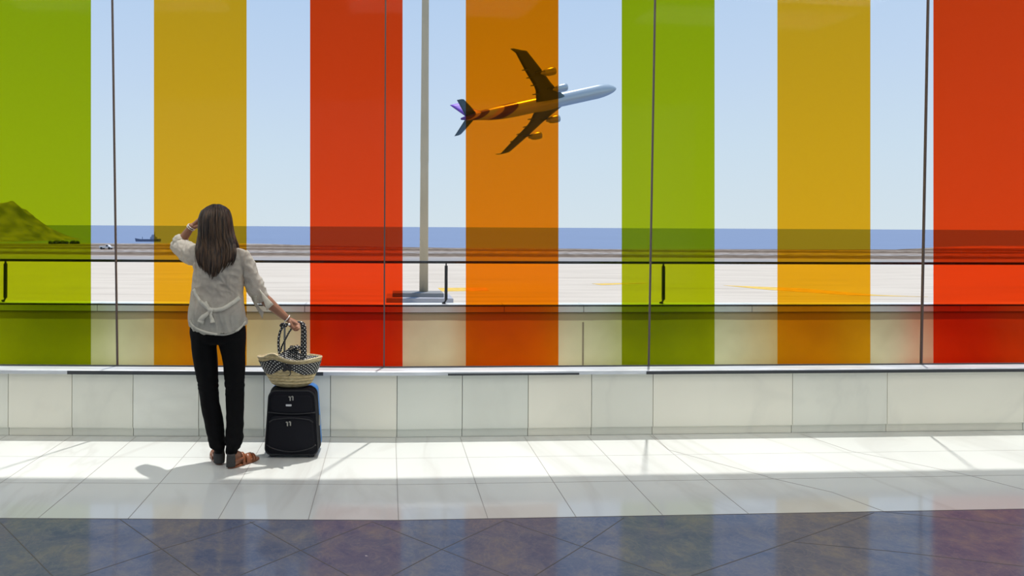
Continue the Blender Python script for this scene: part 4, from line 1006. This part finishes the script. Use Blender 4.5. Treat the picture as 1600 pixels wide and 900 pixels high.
for j in range(NJ):
    for k in range(NA):
        k2 = (k + 1) % NA; f = bm.faces.new((rows[j][k], rows[j][k2], rows[j + 1][k2], rows[j + 1][k]))
        wrap = 2 * math.pi * .165 if k2 == 0 else 0
        for lp, (u_, v_) in zip(f.loops, (prm[j][k], (prm[j][k2][0] + wrap, prm[j][k2][1]), (prm[j + 1][k2][0] + wrap, prm[j + 1][k2][1]), prm[j + 1][k])): lp[uv].uv = (u_, v_)
fb = from_bm('fabric_band', bm, M_polka, bag, True); s_ = fb.modifiers.new('t', 'SOLIDIFY'); s_.thickness = .002
# lining: inner wall plus the drawn, bunched top
bm = bmesh.new(); uv = bm.loops.layers.uv.new('UVMap')
NR = 9
def linp(k, j):
    a = 2 * math.pi * k / NA; e = j / NR
    rimp = bagp(a, .97, -.010); cen = Vector((rimc.x + .01, BY + .01, rimz))
    p = rimp.lerp(cen, e * .93); p.z += (-.035 * math.sin(min(1, e * 1.6) * math.pi * .5) + .075 * e ** 1.5) + .010 * e * math.sin(a * 9 + e * 5) + .008 * noise.noise(Vector((p.x * 40, p.y * 40, e * 5)))
    p.x += .012 * math.sin(a * 7) * e * (1 - e); return p
rows = [[bm.verts.new(linp(k, j)) for k in range(NA)] for j in range(NR + 1)]
for j in range(NR):
    for k in range(NA):
        k2 = (k + 1) % NA; f = bm.faces.new((rows[j][k], rows[j + 1][k], rows[j + 1][k2], rows[j][k2]))
        for lp in f.loops: lp[uv].uv = (lp.vert.co.x * 1.0, lp.vert.co.y * 1.0 + lp.vert.co.z * 1.3)
bm.faces.new(rows[-1])
M_polka_s = polka('polka_fabric_small', .019, .2)
lin = from_bm('lining', bm, M_polka_s, bag, True)
bm = bmesh.new(); uv = bm.loops.layers.uv.new('UVMap')     # ruffle and drawstring ends
for i in range(16):
    c_ = at(random.uniform(452, 470), random.uniform(543, 552), BY + random.uniform(-.03, .02)); a = random.uniform(0, 6)
    pts = [c_ + Vector((.016 * math.cos(a + k * .9), .012 * math.sin(a + k * .9), .006 * k - .008 + random.uniform(-.003, .003))) for k in range(5)]
    add_tube(bm, catmull(pts, 3), .005, 6, .5, uv)
add_tube(bm, catmull([at(459, 548, BY), at(458, 543, BY), at(460, 541, BY), at(461, 545, BY)], 3), .0035, 6, 1, uv)
from_bm('ruffle', bm, M_polka_s, lin, True)
# bow on the front
bm = bmesh.new(); fr = BY - .115
bc = at(448.5, 575, fr); M_bow = mat('black_bow', (.008, .008, .010), .5)
add_ball(bm, bc, (.012, .012, .012), 2)
for s, dx, dz in ((-1, -.026, .014), (1, .026, .014), (-1, -.018, -.014), (1, .02, -.010)):
    add_ball(bm, bc + Vector((dx * .7, .002, dz * .8)), (.020, .008, .012), 2, Matrix.Rotation(-s * .5 * (1 if dz > 0 else -1), 3, 'Y'))
add_tube(bm, catmull([bc, bc + Vector((.02, -.006, -.02)), bc + Vector((.024, -.004, -.038)), bc + Vector((.012, -.006, -.05))], 4), .003, 6)
from_bm('bow', bm, M_bow, bag, True)
# two cloth handles meeting in the hand
HY1, HY2 = 4.585, 4.60
hA = [at(436.5, 553, BY - .08), at(435.3, 540, BY - .07), at(435.5, 530, BY - .07), at(438, 518, HY1 + .02), at(443, 510, HY1 + .01), at(450, 506.5, HY1), at(459, 506, HY1), at(467, 504.5, HY1), at(473.5, 507, HY1), at(475.8, 515, HY1 + .0), at(476, 535, BY - .075), at(476, 560, BY - .088)]
hB = [at(438.5, 549, BY + .06), at(440.5, 541, BY + .05), at(446.5, 529, BY), at(453, 517, HY2), at(459, 510, HY2), at(466, 506, HY2), at(471, 506.5, HY2), at(473, 514, HY2), at(472.5, 535, BY - .03), at(472.5, 556, BY - .03)]
M_ph = polka('polka_handle', .018, .22)
bm = bmesh.new(); uv = bm.loops.layers.uv.new('UVMap'); pts = catmull(hA, 5); n_ = len(pts)
add_tube(bm, pts, [.0085 + .0055 * min(1, max(0, (i / n_ - .5) * 6)) for i in range(n_)], 10, 1, uv); from_bm('handle', bm, M_ph, bag, True)
bm = bmesh.new(); uv = bm.loops.layers.uv.new('UVMap'); pts = catmull(hB, 5); n_ = len(pts)
add_tube(bm, pts, [.006 + .006 * min(1, max(0, (i / n_ - .55) * 6)) for i in range(n_)], 10, 1, uv); from_bm('handle', bm, M_ph, bag, True)
